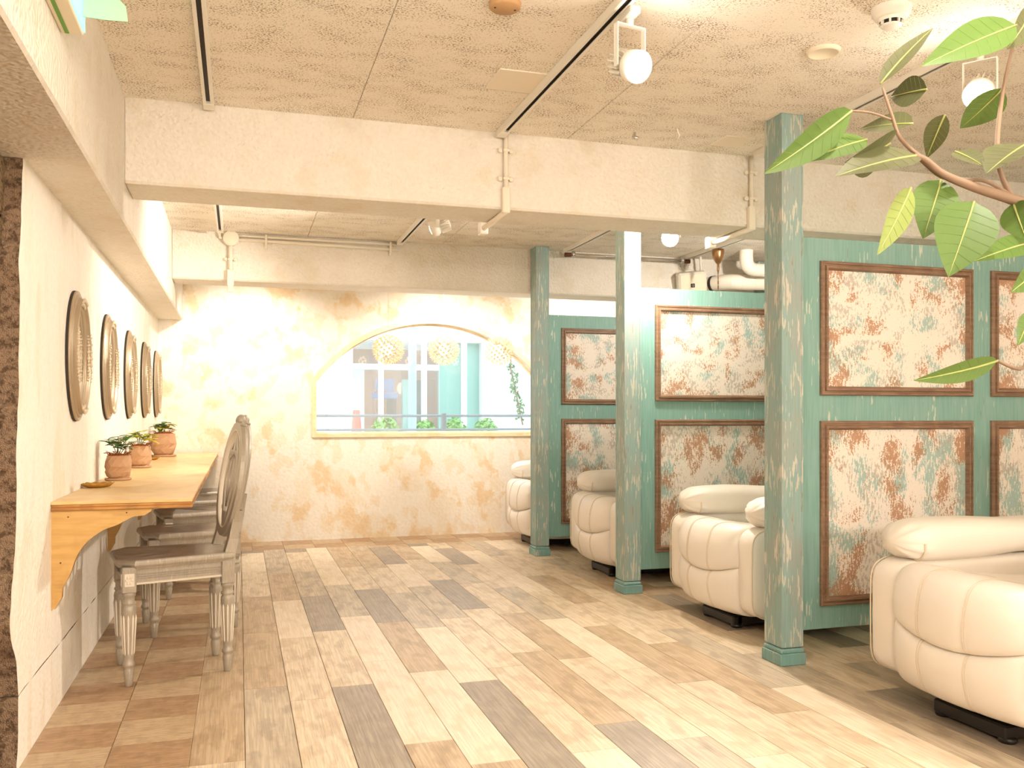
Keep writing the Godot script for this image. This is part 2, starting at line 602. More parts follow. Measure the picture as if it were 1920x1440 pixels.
	M.bronze = mat(Color8(150, 112, 72), 0.3, 0.8)
	M.brown_cap = mat(Color8(96, 48, 30), 0.5)
	M.cord = mat(Color8(120, 84, 60), 0.8)
	M.pipe = mat(Color8(240, 232, 216), 0.6)
	M.cream_plastic = mat(Color8(236, 224, 198), 0.5)
	M.tan_plate = mat(Color8(190, 150, 104), 0.55)
	M.trim = tri_mat(wood_tex(256, 128, Vector3(236, 212, 170), Vector3(244, 226, 190), Vector3(226, 196, 146), 0.5, 131, 0.1), 1.0, 0.5)
	M.leaf = mat(Color8(92, 122, 54), 0.45)
	M.leaf_young = mat(Color8(138, 154, 78), 0.45)
	M.leaf_dark = mat(Color8(100, 102, 68), 0.45)
	for k in [M.leaf, M.leaf_young, M.leaf_dark]:
		k.backlight_enabled = true
		k.backlight = Color(0.10, 0.13, 0.035)
	M.rib = mat(Color8(184, 190, 116), 0.4)
	M.vein = mat(Color8(136, 158, 84), 0.5)
	M.bark = mat(Color8(152, 126, 104), 0.8)
	M.glass = mat(Color(0.96, 0.99, 0.98, 0.06), 0.02)
	M.glass.transparency = BaseMaterial3D.TRANSPARENCY_ALPHA

func glow(col: Color, energy: float) -> StandardMaterial3D:
	var m := mat(col, 0.5)
	m.emission_enabled = true
	m.emission = col
	m.emission_energy_multiplier = energy
	return m

# ------------------------------------------------------------------ the room
func plank_mesh(w: float, l: float, su: float, sv: float, off: Vector2, across: bool) -> ArrayMesh:
	# top face at y = 0, w along x, l along z, a fine bevel all round; grain along z (or along x)
	var st := st_new()
	var b := 0.0012
	var lo := [Vector3(-w / 2, -0.004, -l / 2), Vector3(w / 2, -0.004, -l / 2), Vector3(w / 2, -0.004, l / 2), Vector3(-w / 2, -0.004, l / 2)]
	var hi := []
	for p in lo:
		hi.append(Vector3(p.x - signf(p.x) * b, 0.0, p.z - signf(p.z) * b))
	var f := func(p: Vector3) -> Vector2:
		return off + (Vector2(p.x * su, p.z * sv) if across else Vector2(p.z * su, p.x * sv))
	quad_uv(st, [hi[3], hi[2], hi[1], hi[0]], [f.call(hi[3]), f.call(hi[2]), f.call(hi[1]), f.call(hi[0])])
	for k in 4:
		var n := (k + 1) % 4
		quad_uv(st, [lo[n], lo[k], hi[k], hi[n]], [f.call(lo[n]), f.call(lo[k]), f.call(hi[k]), f.call(hi[n])])
	return commit(st)

func build_floor() -> void:
	var fl := Node3D.new()
	fl.name = "floor"
	add_child(fl)
	structure(fl, "floor of long mixed-tone wood planks edged with square checkered tiles")
	var st := st_new()
	box(st, V(XL - 0.1, -0.08, DF + 0.1), V(XR + 0.1, -0.0045, DB - 0.1))
	obj("subfloor", st, M.subfloor, fl)
	var W := 0.1665
	var x0 := 0.019
	# measured board ends (depth) and tones, from the far border towards the camera
	var known := {
		-1: [[6.9, 5.95, 5.0, 4.0, 2.93], [2, 2, 2, 2, 2, 1]],
		0: [[7.35, 6.46, 5.56, 4.64, 3.69, 2.72], [3, 0, 1, 2, 2, 4, 2]],
		1: [[6.34, 5.40, 4.48, 3.49, 2.5], [4, 2, 0, 1, 1, 2]],
		2: [[7.29, 6.37, 5.48, 4.58, 3.62, 2.62], [3, 1, 4, 3, 1, 3, 0]],
		3: [[6.75, 5.80, 4.87, 3.95, 2.92], [0, 0, 4, 0, 0, 2]],
		4: [[6.48, 5.60, 4.68, 3.73, 2.69], [2, 1, 3, 2, 0, 2]],
		5: [[7.2, 6.37, 5.43, 4.50, 3.53, 2.5], [4, 2, 1, 4, 0, 3, 1]],
		6: [[7.37, 6.50, 5.60, 4.67, 3.70, 2.69], [2, 3, 0, 4, 1, 1, 0]],
		7: [[6.66, 5.78, 4.86, 3.90, 2.91], [2, 1, 3, 1, 2, 3]],
		8: [[7.34, 6.50, 5.61, 4.69, 3.74, 2.70], [3, 0, 4, 1, 2, 1, 4]],
		9: [[7.15, 6.34, 5.41, 4.50, 3.51, 2.49], [1, 3, 1, 4, 0, 1, 0]],
		10: [[6.97, 6.14, 5.22, 4.28, 3.27], [2, 0, 0, 1, 2, 1]],
		11: [[6.65, 5.75, 4.83, 3.87, 2.83], [4, 1, 2, 1, 2, 1]],
		12: [[6.95, 5.99, 5.05, 4.11, 3.10], [0, 1, 1, 1, 4, 0]],
		13: [[7.26, 6.40, 5.48, 4.52, 3.58], [1, 0, 4, 2, 1, 4]],
		14: [[6.8, 5.86, 4.91, 3.99, 2.96], [2, 1, 2, 3, 1, 3]],
		15: [[6.1, 5.16, 4.25, 3.32], [1, 0, 2, 1, 4]],
		16: [[6.4, 5.45, 4.5, 3.55], [4, 1, 0, 3, 1]]}
	var far := 7.485
	var near := 0.85
	rng.seed = 5
	var c := -1
	while x0 + c * W < XR:
		var cuts := []
		var tone := []
		if known.has(c):
			cuts = known[c][0].duplicate()
			tone = known[c][1].duplicate()
		else:
			var z := far - rng.randf_range(0.2, 0.9)
			while z > 2.9:
				cuts.append(z)
				z -= 0.945
			tone.append(rng.randi_range(0, 4))
			for k in cuts:
				tone.append([0, 1, 1, 2, 3, 4][rng.randi_range(0, 5)])
		var last: float = cuts[cuts.size() - 1]
		while last - 0.95 > near + 0.3:
			last -= 0.95
			cuts.append(last)
			tone.append([0, 1, 1, 2, 3, 4][rng.randi_range(0, 5)])
		cuts.push_front(far)
		cuts.append(near)
		var xa := x0 + c * W
		if c == -1:
			xa = -0.1485
		var xb := minf(x0 + (c + 1) * W, XR)
		for k in cuts.size() - 1:
			var l: float = cuts[k] - cuts[k + 1]
			if l < 0.02:
				continue
			var t: int = tone[k] if k < tone.size() else 1
			var o := put("plank", plank_mesh(xb - xa - 0.0008, l - 0.0008, 1.0 / 1.9, 1.0 / 0.36, Vector2(rng.randf(), rng.randf()), false), M.plank[t], fl)
			o.position = V((xa + xb) / 2, 0, (cuts[k] + cuts[k + 1]) / 2)
		c += 1
	# border of square tiles along the left and the far wall
	var T := 0.2495
	var mesh_t := []
	for k in 4:
		mesh_t.append(plank_mesh(T - 0.0008, T - 0.0008, 1.0 / 0.62, 1.0 / 0.42, Vector2(rng.randf(), rng.randf()), true))
	for r in range(-11, 20):
		for cc in 2:
			var d := 3.185 + (r + 0.5) * 0.2505
			if d > DF:
				continue
			var o := put("tile", mesh_t[rng.randi_range(0, 3)], M.tile[posmod(r + cc + 1, 2)], fl)
			o.position = V(XL + T * (cc + 0.5) - 0.001, 0, d)
	for i in range(2, 21):
		for rr in 2:
			var o := put("tile", mesh_t[rng.randi_range(0, 3)], M.tile[posmod(i + rr, 2)], fl)
			o.position = V(XL + T * (i + 0.5), 0, far + T * (rr + 0.5) - 0.002)

func build_left_wall() -> void:
	var w := Node3D.new()
	w.name = "wall_left"
	add_child(w)
	structure(w, "cream plastered left wall broken away to bare masonry at its near end")
	var edge := [Vector2(3.139, 1.890), Vector2(3.121, 1.880), Vector2(3.109, 1.822), Vector2(3.097, 1.682), Vector2(3.074, 1.596), Vector2(3.062, 1.540), Vector2(3.080, 1.475), Vector2(3.074, 1.407), Vector2(3.062, 1.271), Vector2(3.068, 1.190), Vector2(3.062, 1.136), Vector2(3.034, 1.002), Vector2(3.040, 0.868), Vector2(3.028, 0.735), Vector2(3.012, 0.658), Vector2(2.995, 0.608), Vector2(2.968, 0.547), Vector2(2.952, 0.485), Vector2(2.968, 0.417), Vector2(3.034, 0.334), Vector2(3.057, 0.194), Vector2(3.057, 0.113), Vector2(3.051, 0.061), Vector2(3.034, 0.020)]
	# local x = depth, y = up, z = out from the wall
	var xf := Transform3D(Basis(Vector3(0, 0, -1), Vector3(0, 1, 0), Vector3(1, 0, 0)), Vector3(XL, 0, 0))
	var up := PackedVector2Array()
	var low := PackedVector2Array()
	rng.seed = 9
	up.append(Vector2(edge[0].x, 1.895))
	for i in edge.size():
		var e: Vector2 = edge[i]
		if e.y > 0.24:
			up.append(e)
			if i < edge.size() - 1 and edge[i + 1].y > 0.24:
				for k in 2:
					var m: Vector2 = e.lerp(edge[i + 1], (k + 1) / 3.0)
					up.append(Vector2(m.x + rng.randf_range(-0.006, 0.006), m.y))
		else:
			if low.is_empty():
				low.append(Vector2(3.058, 0.221))
			low.append(e)
	low.append(Vector2(edge[edge.size() - 1].x, 0.0))
	low.append(Vector2(DF, 0.0))
	var n := 60
	for k in n:
		var d := DF - (DF - 3.08) * k / (n - 1)
		low.append(Vector2(d, 0.2245 + rng.randf_range(-0.003, 0.002)))
	for k in n + 1:
		var d := 3.06 + (DF - 3.06) * k / n
		up.append(Vector2(d, 0.2265 + rng.randf_range(-0.002, 0.003)))
	up.append(Vector2(DF, 1.895))
	for poly in [up, low]:
		var st := st_new()
		extrude(st, poly, -0.055, 0.0, xf, true, false)
		obj("plaster", st, M.wall, w)
		st = st_new()
		extrude(st, poly, -0.055, -0.0005, xf, false, true)
		obj("plaster_edge", st, M.mortar, w)
	var st := st_new()
	box(st, V(XL - 0.3, -0.05, DF + 0.1), V(XL - 0.075, 1.95, DB - 0.1))
	obj("mortar_backing", st, M.mortar, w)
	st = st_new()
	box(st, V(XL - 0.076, 0.0, DF), V(XL - 0.045, 1.89, 3.25))
	obj("render_coat", st, M.mortar, w)
	# bare blocks at the near end
	var meshes := []
	for k in 3:
		st = st_new()
		rng.seed = 30 + k
		box(st, Vector3(-0.03, 0.004, -0.192), Vector3(0.0, 0.184, 0.192), 0.007)
		meshes.append(commit(st))
	rng.seed = 77
	for r in 10:
		for k in 7:
			var d := 3.2 - 0.2 - 0.396 * k - (0.198 if r % 2 else 0.0) + 0.13
			var o := put("block", meshes[k % 3], M.block[rng.randi_range(0, 3)], w)
			o.position = V(XL - 0.048 - rng.randf() * 0.008, r * 0.1885, d)

func arch_y(x: float) -> float:
	var r := 1.2908
	var dx := x - 1.69
	return 0.632 + sqrt(maxf(r * r - dx * dx, 0.0))

func build_far_wall() -> void:
	var w := st_new()
	var x0 := 0.641
	var x1 := 2.74
	var sill := 0.925
	var a := DF
	var b := DF + 0.17
	box(w, V(XL - 0.1, 0, b), V(x0, 2.5, a))
	box(w, V(x1, 0, b), V(XR + 0.1, 2.5, a))
	box(w, V(x0, 0, b), V(x1, sill, a))
	var n := 40
	for i in n:
		var xa := x0 + (x1 - x0) * i / n
		var xb := x0 + (x1 - x0) * (i + 1) / n
		var ya := arch_y(xa)
		var yb := arch_y(xb)
		quad(w, V(xa, ya, a), V(xb, yb, a), V(xb, 2.5, a), V(xa, 2.5, a))
		quad(w, V(xa, 2.5, b), V(xb, 2.5, b), V(xb, yb, b), V(xa, ya, b))
		quad(w, V(xa, ya, b), V(xb, yb, b), V(xb, yb, a), V(xa, ya, a))
	structure(obj("wall_far", w, M.far_wall), "cream far wall with ochre mottled plaster round an arched window")
	# arched window: frame swept round the opening, glass set back in the reveal
	var wn := Node3D.new()
	wn.name = "window_1"
	add_child(wn)
	structure(wn, "wide arched window in the far wall looking onto the street")
	var path := [Vector2(x0, sill)]
	for i in n + 1:
		var x := x0 + (x1 - x0) * i / n
		path.append(Vector2(x, arch_y(x)))
	path.append(Vector2(x1, sill))
	var st := st_new()
	for pr in [[-0.034, 0.006, 0.012, -0.012], [-0.002, 0.016, -0.1, -0.145]]:
		var rows := []
		for i in path.size():
			var p: Vector2 = path[i]
			var t: Vector2 = (path[mini(i + 1, path.size() - 1)] - path[maxi(i - 1, 0)]).normalized()
			if i == 0 or i == 1:
				t = Vector2(0, 1) if i == 0 else (Vector2(0, 1) + (path[2] - path[1]).normalized()).normalized()
			if i == path.size() - 1 or i == path.size() - 2:
				t = Vector2(0, -1) if i == path.size() - 1 else (Vector2(0, -1) + (path[i] - path[i - 1]).normalized()).normalized()
			var nn := Vector2(t.y, -t.x)   # into the opening
			var row := PackedVector3Array()
			for k in [[pr[0], pr[2]], [pr[1], pr[2]], [pr[1], pr[3]], [pr[0], pr[3]]]:
				var q: Vector2 = p + nn * k[0]
				row.append(V(q.x, q.y, DF - k[1]))
			rows.append(row)
		grid(st, rows, true, -1)
	box(st, V(x0 - 0.034, sill - 0.034, DF + 0.012), V(x1 + 0.034, sill + 0.005, DF - 0.014), 0.003)
	box(st, V(x0, sill - 0.002, DF + 0.145), V(x1, sill + 0.014, DF + 0.1), 0.003)
	obj("window_frame", st, M.trim, wn)
	var poly := PackedVector2Array(path)
	st = st_new()
	extrude(st, poly, 0.0, 0.006, Transform3D(Basis(), V(0, 0, DF + 0.125)))
	obj("window_pane", st, M.glass, wn)

func build_shell() -> void:
	build_floor()
	build_left_wall()
	build_far_wall()
	var st := st_new()
	box(st, V(XR, -0.08, DF + 0.1), V(XR + 0.15, 2.5, DB - 0.1))
	structure(obj("wall_right", st, M.wall), "cream plaster right wall behind the reclining chair booths")
	st = st_new()
	box(st, V(XL - 0.3, -0.08, DB), V(XR + 0.15, 2.5, DB - 0.15))
	structure(obj("wall_back", st, M.wall), "cream plaster wall at the near end of the room")
	# ceiling of sprayed boards
	var ce := Node3D.new()
	ce.name = "ceiling"
	add_child(ce)
	structure(ce, "cream pitted ceiling boards between plastered beams")
	st = st_new()
	box(st, V(XL - 0.3, HC + 0.012, DF + 0.15), V(XR + 0.15, HC + 0.16, DB - 0.15))
	obj("ceiling_slab", st, M.mortar, ce)
	var xs := [-0.525, 0.48, 1.485, 2.49, 3.495, XR]
	var ds := []
	for k in 12:
		ds.append(-2.56 + 1.004 * k)
	var cache := {}
	for i in xs.size() - 1:
		for j in ds.size() - 1:
			var x0: float = xs[i]
			var x1: float = xs[i + 1]
			var d0: float = ds[j]
			var d1: float = minf(ds[j + 1], DF)
			if d1 - d0 < 0.1:
				continue
			var key := "%.3f %.3f" % [x1 - x0, d1 - d0]
			if not cache.has(key):
				var s2 := st_new()
				box(s2, Vector3(-(x1 - x0) / 2 + 0.001, 0, -(d1 - d0) / 2 + 0.001), Vector3((x1 - x0) / 2 - 0.001, 0.013, (d1 - d0) / 2 - 0.001), 0.002)
				cache[key] = commit(s2)
			var o := put("ceiling_board", cache[key], M.ceiling, ce)
			o.position = V((x0 + x1) / 2, HC, (d0 + d1) / 2)
	# beams
	st = st_new()
	box(st, V(XL - 0.28, 1.885, DF), V(-0.45, HC + 0.05, DB), 0.008)
	structure(obj("trim_1", st, M.beam), "long cream plastered beam along the left wall")
	st = st_new()
	box(st, V(-0.455, 2.038, 4.29), V(XR, HC + 0.05, 3.98), 0.01)
	structure(obj("trim_2", st, M.beam), "deep cream plastered beam crossing the middle of the ceiling")
	st = st_new()
	box(st, V(-0.455, 2.045, 6.98), V(XR, HC + 0.05, 6.70), 0.01)
	structure(obj("trim_3", st, M.beam), "cream plastered beam crossing the ceiling before the arched window")

# ------------------------------------------------------------------ booth screens
func screen(label: String, x: float, d: float, pan: Array, flips: Array) -> void:
	# x = left face of the post, d = depth of its near face
	var t := thing("partition_screen", label, "screen", V(x, 0, d), 0.0, "teal booth screens")
	var W := 0.104
	# same paint, worn in other places on each screen
	var post_paint: StandardMaterial3D = M.paint_post.duplicate()
	post_paint.uv1_offset = Vector3(d * 0.37, d * 0.61, d * 0.23)
	var board_paint: StandardMaterial3D = M.paint.duplicate()
	board_paint.uv1_offset = Vector3(d * 0.53, d * 0.29, d * 0.41)
	var st := st_new()
	box(st, Vector3(0, 0.075, -0.13), Vector3(W, HC, 0), 0.003)
	var post := obj("post", st, post_paint, t)
	st = st_new()
	for q in [[-0.002, 0.006, -0.022, 0.002], [-0.002, 0.006, -0.132, -0.108], [W - 0.006, W + 0.002, -0.012, 0.002]]:
		st = st_new()
		box(st, Vector3(q[0], 0.08, q[2]), Vector3(q[1], HC, q[3]), 0.001)
		obj("corner_bead", st, post_paint, post)
	st = st_new()
	box(st, Vector3(-0.011, 0.0, -0.141), Vector3(W + 0.011, 0.052, 0.011), 0.003)
	box(st, Vector3(-0.006, 0.05, -0.136), Vector3(W + 0.006, 0.072, 0.006), 0.006)
	obj("plinth", st, M.paint_plinth, post)
	var x0 := W
	var x1 := 4.30 - x
	var zc := -0.045   # near face of the board
	st = st_new()
	box(st, Vector3(x0, 0.135, zc - 0.045), Vector3(x1, 1.87, zc), 0.002)
	obj("board", st, board_paint, t)
	# end post against the right wall
	st = st_new()
	box(st, Vector3(x1 - 0.1, 0.0, zc - 0.14), Vector3(x1 + 0.003, HC - 0.002, zc - 0.044), 0.003)
	obj("end_post", st, post_paint, t)
	# four mouldings with rubbed pictures inside
	var prof := [Vector2(0, 0), Vector2(0.0, 0.012), Vector2(0.004, 0.017), Vector2(0.012, 0.017), Vector2(0.014, 0.013), Vector2(0.019, 0.013), Vector2(0.022, 0.022), Vector2(0.032, 0.022), Vector2(0.036, 0.012), Vector2(0.040, 0.004)]
	var k := 0
	for cx in [[0.222, 1.058], [1.166, 1.998]]:
		for cy in [[1.172, 1.768], [0.238, 1.058]]:
			st = st_new()
			var lo := Vector2(cx[0], cy[0])
			var hi := Vector2(cx[1], cy[1])
			frame_rect(st, lo, hi, prof, Transform3D(Basis(), Vector3(0, 0, zc)))
			var fr := obj("panel_moulding", st, M.frame, t)
			st = st_new()
			var p := [Vector3(lo.x + 0.038, lo.y + 0.038, zc + 0.003), Vector3(hi.x - 0.038, lo.y + 0.038, zc + 0.003), Vector3(hi.x - 0.038, hi.y - 0.038, zc + 0.003), Vector3(lo.x + 0.038, hi.y - 0.038, zc + 0.003)]
			var u0 := 0.0
			var u1 := 1.0
			if flips[k]:
				u0 = 1.0
				u1 = 0.0
			quad_uv(st, p, [Vector2(u0, 1), Vector2(u1, 1), Vector2(u1, 0), Vector2(u0, 0)])
			obj("painted_panel", st, M.panels[pan[k]], fr)
			k += 1

# ------------------------------------------------------------------ recliner
func build_recliner(label: String) -> Node3D:
	# local x = 0 at the front, x grows towards the back; z across; faces -x
	var t := thing("recliner", label, "armchair", Vector3.ZERO, 0.0, "cream leather recliners in the booths")
	# steel base
	var st := st_new()
	for s in [-0.16, 0.12]:
		box(st, Vector3(0.07, 0.012, s), Vector3(0.72, 0.058, s + 0.04), 0.004)
	box(st, Vector3(0.045, 0.012, -0.16), Vector3(0.1, 0.06, 0.16), 0.006)
	box(st, Vector3(0.66, 0.012, -0.16), Vector3(0.72, 0.055, 0.16), 0.006)
	box(st, Vector3(0.12, 0.05, -0.2), Vector3(0.7, 0.10, 0.2), 0.006)
	obj("base_frame", st, M.black, t)
	for s in [[0.075, -0.14], [0.075, 0.14], [0.69, -0.14], [0.69, 0.14]]:
		st = st_new()
		lathe(st, [Vector2(0.001, 0), Vector2(0.026, 0), Vector2(0.03, 0.006), Vector2(0.03, 0.02), Vector2(0.001, 0.024)], 14, Transform3D(Basis(), Vector3(s[0], 0, s[1])))
		obj("foot", st, M.black, t)
	# front: upper cushion rolling over into the seat, lower apron cushion, smile-shaped seam between
	var hw := 0.294
	var n := 24
	for part in 2:
		var rows := []
		var prof: Array
		if part == 0:
			prof = curve2([Vector2(0.62, 0.46), Vector2(0.45, 0.475), Vector2(0.28, 0.495), Vector2(0.14, 0.525), Vector2(0.06, 0.535), Vector2(0.0, 0.515), Vector2(-0.03, 0.46), Vector2(-0.04, 0.40), Vector2(-0.034, 0.355), Vector2(-0.014, 0.335), Vector2(0.02, 0.332)], 4)
		else:
			prof = curve2([Vector2(0.02, 0.333), Vector2(-0.012, 0.332), Vector2(-0.03, 0.31), Vector2(-0.038, 0.25), Vector2(-0.03, 0.18), Vector2(-0.012, 0.125), Vector2(0.02, 0.095), Vector2(0.08, 0.088), Vector2(0.3, 0.10)], 4)
		for i in prof.size():
			var p: Vector2 = prof[i]
			var row := PackedVector3Array()
			for j in n + 1:
				var s := -1.0 + 2.0 * j / n
				var belly := 1.0 - s * s
				var front := sstep(0.35, -0.02, p.x)
				var sag := -0.05 * belly * exp(-pow((p.y - 0.335) / 0.11, 2.0)) * front
				var tuft := 0.0
				for g in [-0.36, 0.36]:
					tuft += exp(-pow((s - g) / 0.055, 2.0))
				var edge_in := pow(absf(s), 14.0)
				if j == 0:
					row.append(Vector3(p.x + 0.022 * front + 0.14 * front, p.y, -hw))
				row.append(Vector3(p.x - 0.045 * belly * front + (0.006 * tuft + 0.022 * edge_in) * front, p.y + sag - (0.004 * tuft + 0.02 * edge_in) * (1.0 - front) - (0.014 * edge_in if part == 0 and p.y > 0.45 else 0.0), s * hw))
			row.append(Vector3(row[n + 1].x + 0.14 * sstep(0.35, -0.02, p.x), p.y, hw))
			rows.append(row)
		st = st_new()
		grid(st, rows, false, 1)
		var fr := obj(["seat_cushion", "footrest_cushion"][part], st, M.leather, t)
		# double stitched seams
		for g in [-0.36, 0.36]:
			st = st_new()
			for e in [-0.018, 0.018]:
				var line := []
				for i in range(8 if part == 0 else 3, rows.size() - (4 if part == 0 else 8)):
					var r: PackedVector3Array = rows[i]
					var f: float = (g + e + 1.0) / 2.0 * n + 1.0
					var a := int(f)
					line.append(r[a].lerp(r[a + 1], f - a) + Vector3(-0.0008, 0.0006, 0))
				tube(st, line, 0.0011, 5, false)
			obj("stitching", st, M.seam, fr).set_meta("kind", "stuff")
	# arms
	for s in [-1.0, 1.0]:
		st = st_new()
		cushion(st, Vector3(0.44, 0.315, s * 0.36), Vector3(0.455, 0.225, 0.085), 0.28, 0.30, 40, 20)
		var arm := obj("arm", st, M.leather, t)
		st = st_new()
		var loop := []
		for k in 25:
			var f := -PI / 2 + PI * k / 24.0
			loop.append(Vector3(0.44 - 0.452 * spow(cos(f), 0.28), 0.315 + 0.224 * spow(sin(f), 0.28), s * 0.425))
		tube(st, loop, 0.003, 5, false)
		obj("piping", st, M.seam, arm)
		# padded armrest with a gathered front end
		var rows := []
		var m := 30
		for i in m + 1:
			var q := float(i) / m
			var xx := 0.012 + 0.78 * q
			var endf := pow(clampf(1.0 - pow(1.0 - minf(q / 0.16, 1.0), 2.0), 0.0, 1.0), 0.5)
			if q > 0.9:
				endf *= sqrt(maxf(1.0 - pow((q - 0.9) / 0.1, 2.0), 0.0))
			var row := PackedVector3Array()
			for k in 40:
				var a := TAU * k / 40.0
				var pleat := 1.0 + 0.075 * sin(a * 11.0 + 1.5 * sin(a * 3.0)) * exp(-pow((q - 0.05) / 0.06, 2.0))
				var hy := 0.082 * (0.80 + 0.20 * sin(PI * minf(q * 1.3 + 0.1, 1.0)))
				row.append(Vector3(xx - 0.02 * cos(a) * 0.0, 0.612 - 0.01 * (1.0 - q) + hy * endf * pleat * spow(sin(a), 0.75), s * 0.352 + 0.112 * endf * pleat * spow(cos(a), 0.7)))
			rows.append(row)
		st = st_new()
		grid(st, rows, true, 1)
		var pad := obj("arm_pad", st, M.leather, t)
		st = st_new()
		var band := []
		for k in 33:
			var a := -PI * k / 32.0
			band.append(Vector3(0.09, 0.602 + 0.070 * spow(sin(a), 0.6), s * 0.352 + 0.104 * spow(cos(a), 0.6)))
		tube(st, band, 0.004, 6, false)
		obj("pad_band", st, M.seam, pad)
	# seat well and back
	st = st_new()
	cushion(st, Vector3(0.45, 0.28, 0), Vector3(0.42, 0.17, 0.28), 0.2, 0.2, 24, 12)
	obj("seat_box", st, M.leather, t)
	var lean := Transform3D(Basis(Vector3(0, 0, 1), -0.2), Vector3(0.70, 0.45, 0))
	for c in [[0.10, 0.115, 0.085], [0.30, 0.125, 0.095], [0.52, 0.13, 0.11]]:
		st = st_new()
		cushion(st, Vector3(0.05, c[0], 0), Vector3(c[2], c[1], 0.30), 0.6, 0.45, 30, 14, lean)
		obj("back_cushion", st, M.leather, t)
	st = st_new()
	cushion(st, Vector3(0.14, 0.26, 0), Vector3(0.07, 0.40, 0.31), 0.3, 0.3, 24, 12, lean)
	obj("back_shell", st, M.leather, t)
	return t

# ------------------------------------------------------------------ chair
func build_chair(label: String) -> Node3D:
	# faces -x, origin on the floor under the middle of the seat
	var t := thing("oval_back_chair", label, "chair", Vector3.ZERO, 0.0, "oval-back chairs along the counter")
	var y := 0.505
	# seat: outline with cut front corners, moulded edge
	var out := [Vector2(-0.248, -0.135), Vector2(-0.182, -0.214), Vector2(0.215, -0.165), Vector2(0.215, 0.165), Vector2(-0.182, 0.214), Vector2(-0.248, 0.135)]
	var st := st_new()
	var rows := []
	for p in [[0.93, 0.0], [0.965, 0.0], [0.985, -0.004], [1.0, -0.012], [1.0, -0.02], [0.985, -0.026], [0.965, -0.03], [0.95, -0.036]]:
		var r := PackedVector3Array()
		for q in out:
			r.append(Vector3(q.x * p[0] - 0.0, y + p[1], q.y * p[0]))
		rows.append(r)
	var cap := PackedVector3Array()
	var cap2 := PackedVector3Array()
	for q in out:
		cap.append(Vector3(0, y, 0))
		cap2.append(Vector3(0, y - 0.036, 0))
	rows.push_front(cap)
	rows.append(cap2)
	grid(st, rows, true, -1)
	obj("seat", st, M.chair, t)
	# apron with reeded mouldings
	var corner := [Vector2(-0.20, -0.175), Vector2(0.19, -0.138), Vector2(0.19, 0.138), Vector2(-0.20, 0.175)]
	for k in 4:
		var a: Vector2 = corner[k]
		var b: Vector2 = corner[(k + 1) % 4]
		var dir := (b - a).normalized()
		var nrm := Vector2(dir.y, -dir.x)
		st = st_new()
		var bas := Basis(Vector3(dir.x, 0, dir.y), Vector3.UP, Vector3(dir.x, 0, dir.y).cross(Vector3.UP))
		var l := a.distance_to(b)
		var xf := Transform3D(bas, Vector3(a.x, 0, a.y))
		var so := signf(bas.z.dot(Vector3(nrm.x, 0, nrm.y)))
		box(st, Vector3(0.01, 0.405, -0.008), Vector3(l - 0.01, 0.472, 0.008), 0.001, xf)
		for h in [0.425, 0.434, 0.443]:
			box(st, Vector3(0.03, h, 0.006 * so), Vector3(l - 0.03, h + 0.004, 0.012 * so), 0.0015, xf)
		var ap := obj("apron", st, M.chair, t)
		st = st_new()
		box(st, Vector3(0.02, 0.403, 0.002 * so), Vector3(l - 0.02, 0.412, 0.015 * so), 0.003, xf)
		obj("apron_bead", st, M.chair_pale, ap)
	# turned and fluted legs
	for k in 4:
		var c: Vector2 = corner[k]
		var rear := k == 1 or k == 2
		var px := Transform3D(Basis(), Vector3(c.x, 0, c.y))
		st = st_new()
		var s := 1.0
		var prof := [Vector2(0.001, 0), Vector2(0.0135, 0), Vector2(0.0145, 0.004), Vector2(0.0205, 0.062), Vector2(0.0185, 0.068), Vector2(0.017, 0.074), Vector2(0.0225, 0.082), Vector2(0.0235, 0.088), Vector2(0.0215, 0.095), Vector2(0.018, 0.10), Vector2(0.0185, 0.112), Vector2(0.019, 0.12), Vector2(0.0275, 0.29), Vector2(0.0285, 0.305), Vector2(0.026, 0.318), Vector2(0.021, 0.323), Vector2(0.0265, 0.329), Vector2(0.0265, 0.336), Vector2(0.022, 0.340), Vector2(0.022, 0.358), Vector2(0.0265, 0.362), Vector2(0.0265, 0.370), Vector2(0.024, 0.376), Vector2(0.001, 0.377)]
		lathe(st, prof, 18, px)
		var top := 0.60 if rear else 0.478
		box(st, Vector3(c.x - 0.027, 0.374, c.y - 0.024), Vector3(c.x + 0.027, top if not rear else 0.472, c.y + 0.024), 0.003)
		var leg := obj("leg", st, M.chair, t)
		st = st_new()
		for j in 9:
			var a := TAU * (j + 0.5) / 9
			var q := Vector3(cos(a), 0, sin(a))
			tube(st, [Vector3(c.x, 0.126, c.y) + q * 0.0188, Vector3(c.x, 0.135, c.y) + q * 0.0196, Vector3(c.x, 0.275, c.y) + q * 0.0268, Vector3(c.x, 0.287, c.y) + q * 0.0272], [0.001, 0.0034, 0.0044, 0.001], 6, false)
		obj("fluting", st, M.chair_pale, leg)
		if not rear:
			st = st_new()
			var nz := signf(c.y)
			box(st, Vector3(c.x - 0.019, 0.400, c.y + nz * 0.020), Vector3(c.x + 0.019, 0.452, c.y + nz * 0.0265), 0.002)
			box(st, Vector3(c.x - 0.0295, 0.400, c.y - 0.018), Vector3(c.x - 0.024, 0.452, c.y + 0.018), 0.002)
			for j in 6:
				var a := TAU * j / 6
				cushion(st, Vector3(c.x + 0.010 * cos(a), 0.426 + 0.013 * sin(a), c.y + nz * 0.0265), Vector3(0.006, 0.007, 0.003), 1, 1, 8, 6)
			obj("rosette", st, M.chair_pale, leg)
	# leaning oval back: frame in its own plane (local z -> across, y -> up the back)
	var lean := 0.15
	var bx := Transform3D(Basis(Vector3(0, 0, -1), Vector3(sin(lean), cos(lean), 0), Vector3(cos(lean), -sin(lean), 0)), Vector3(0.195, 0.545, 0))
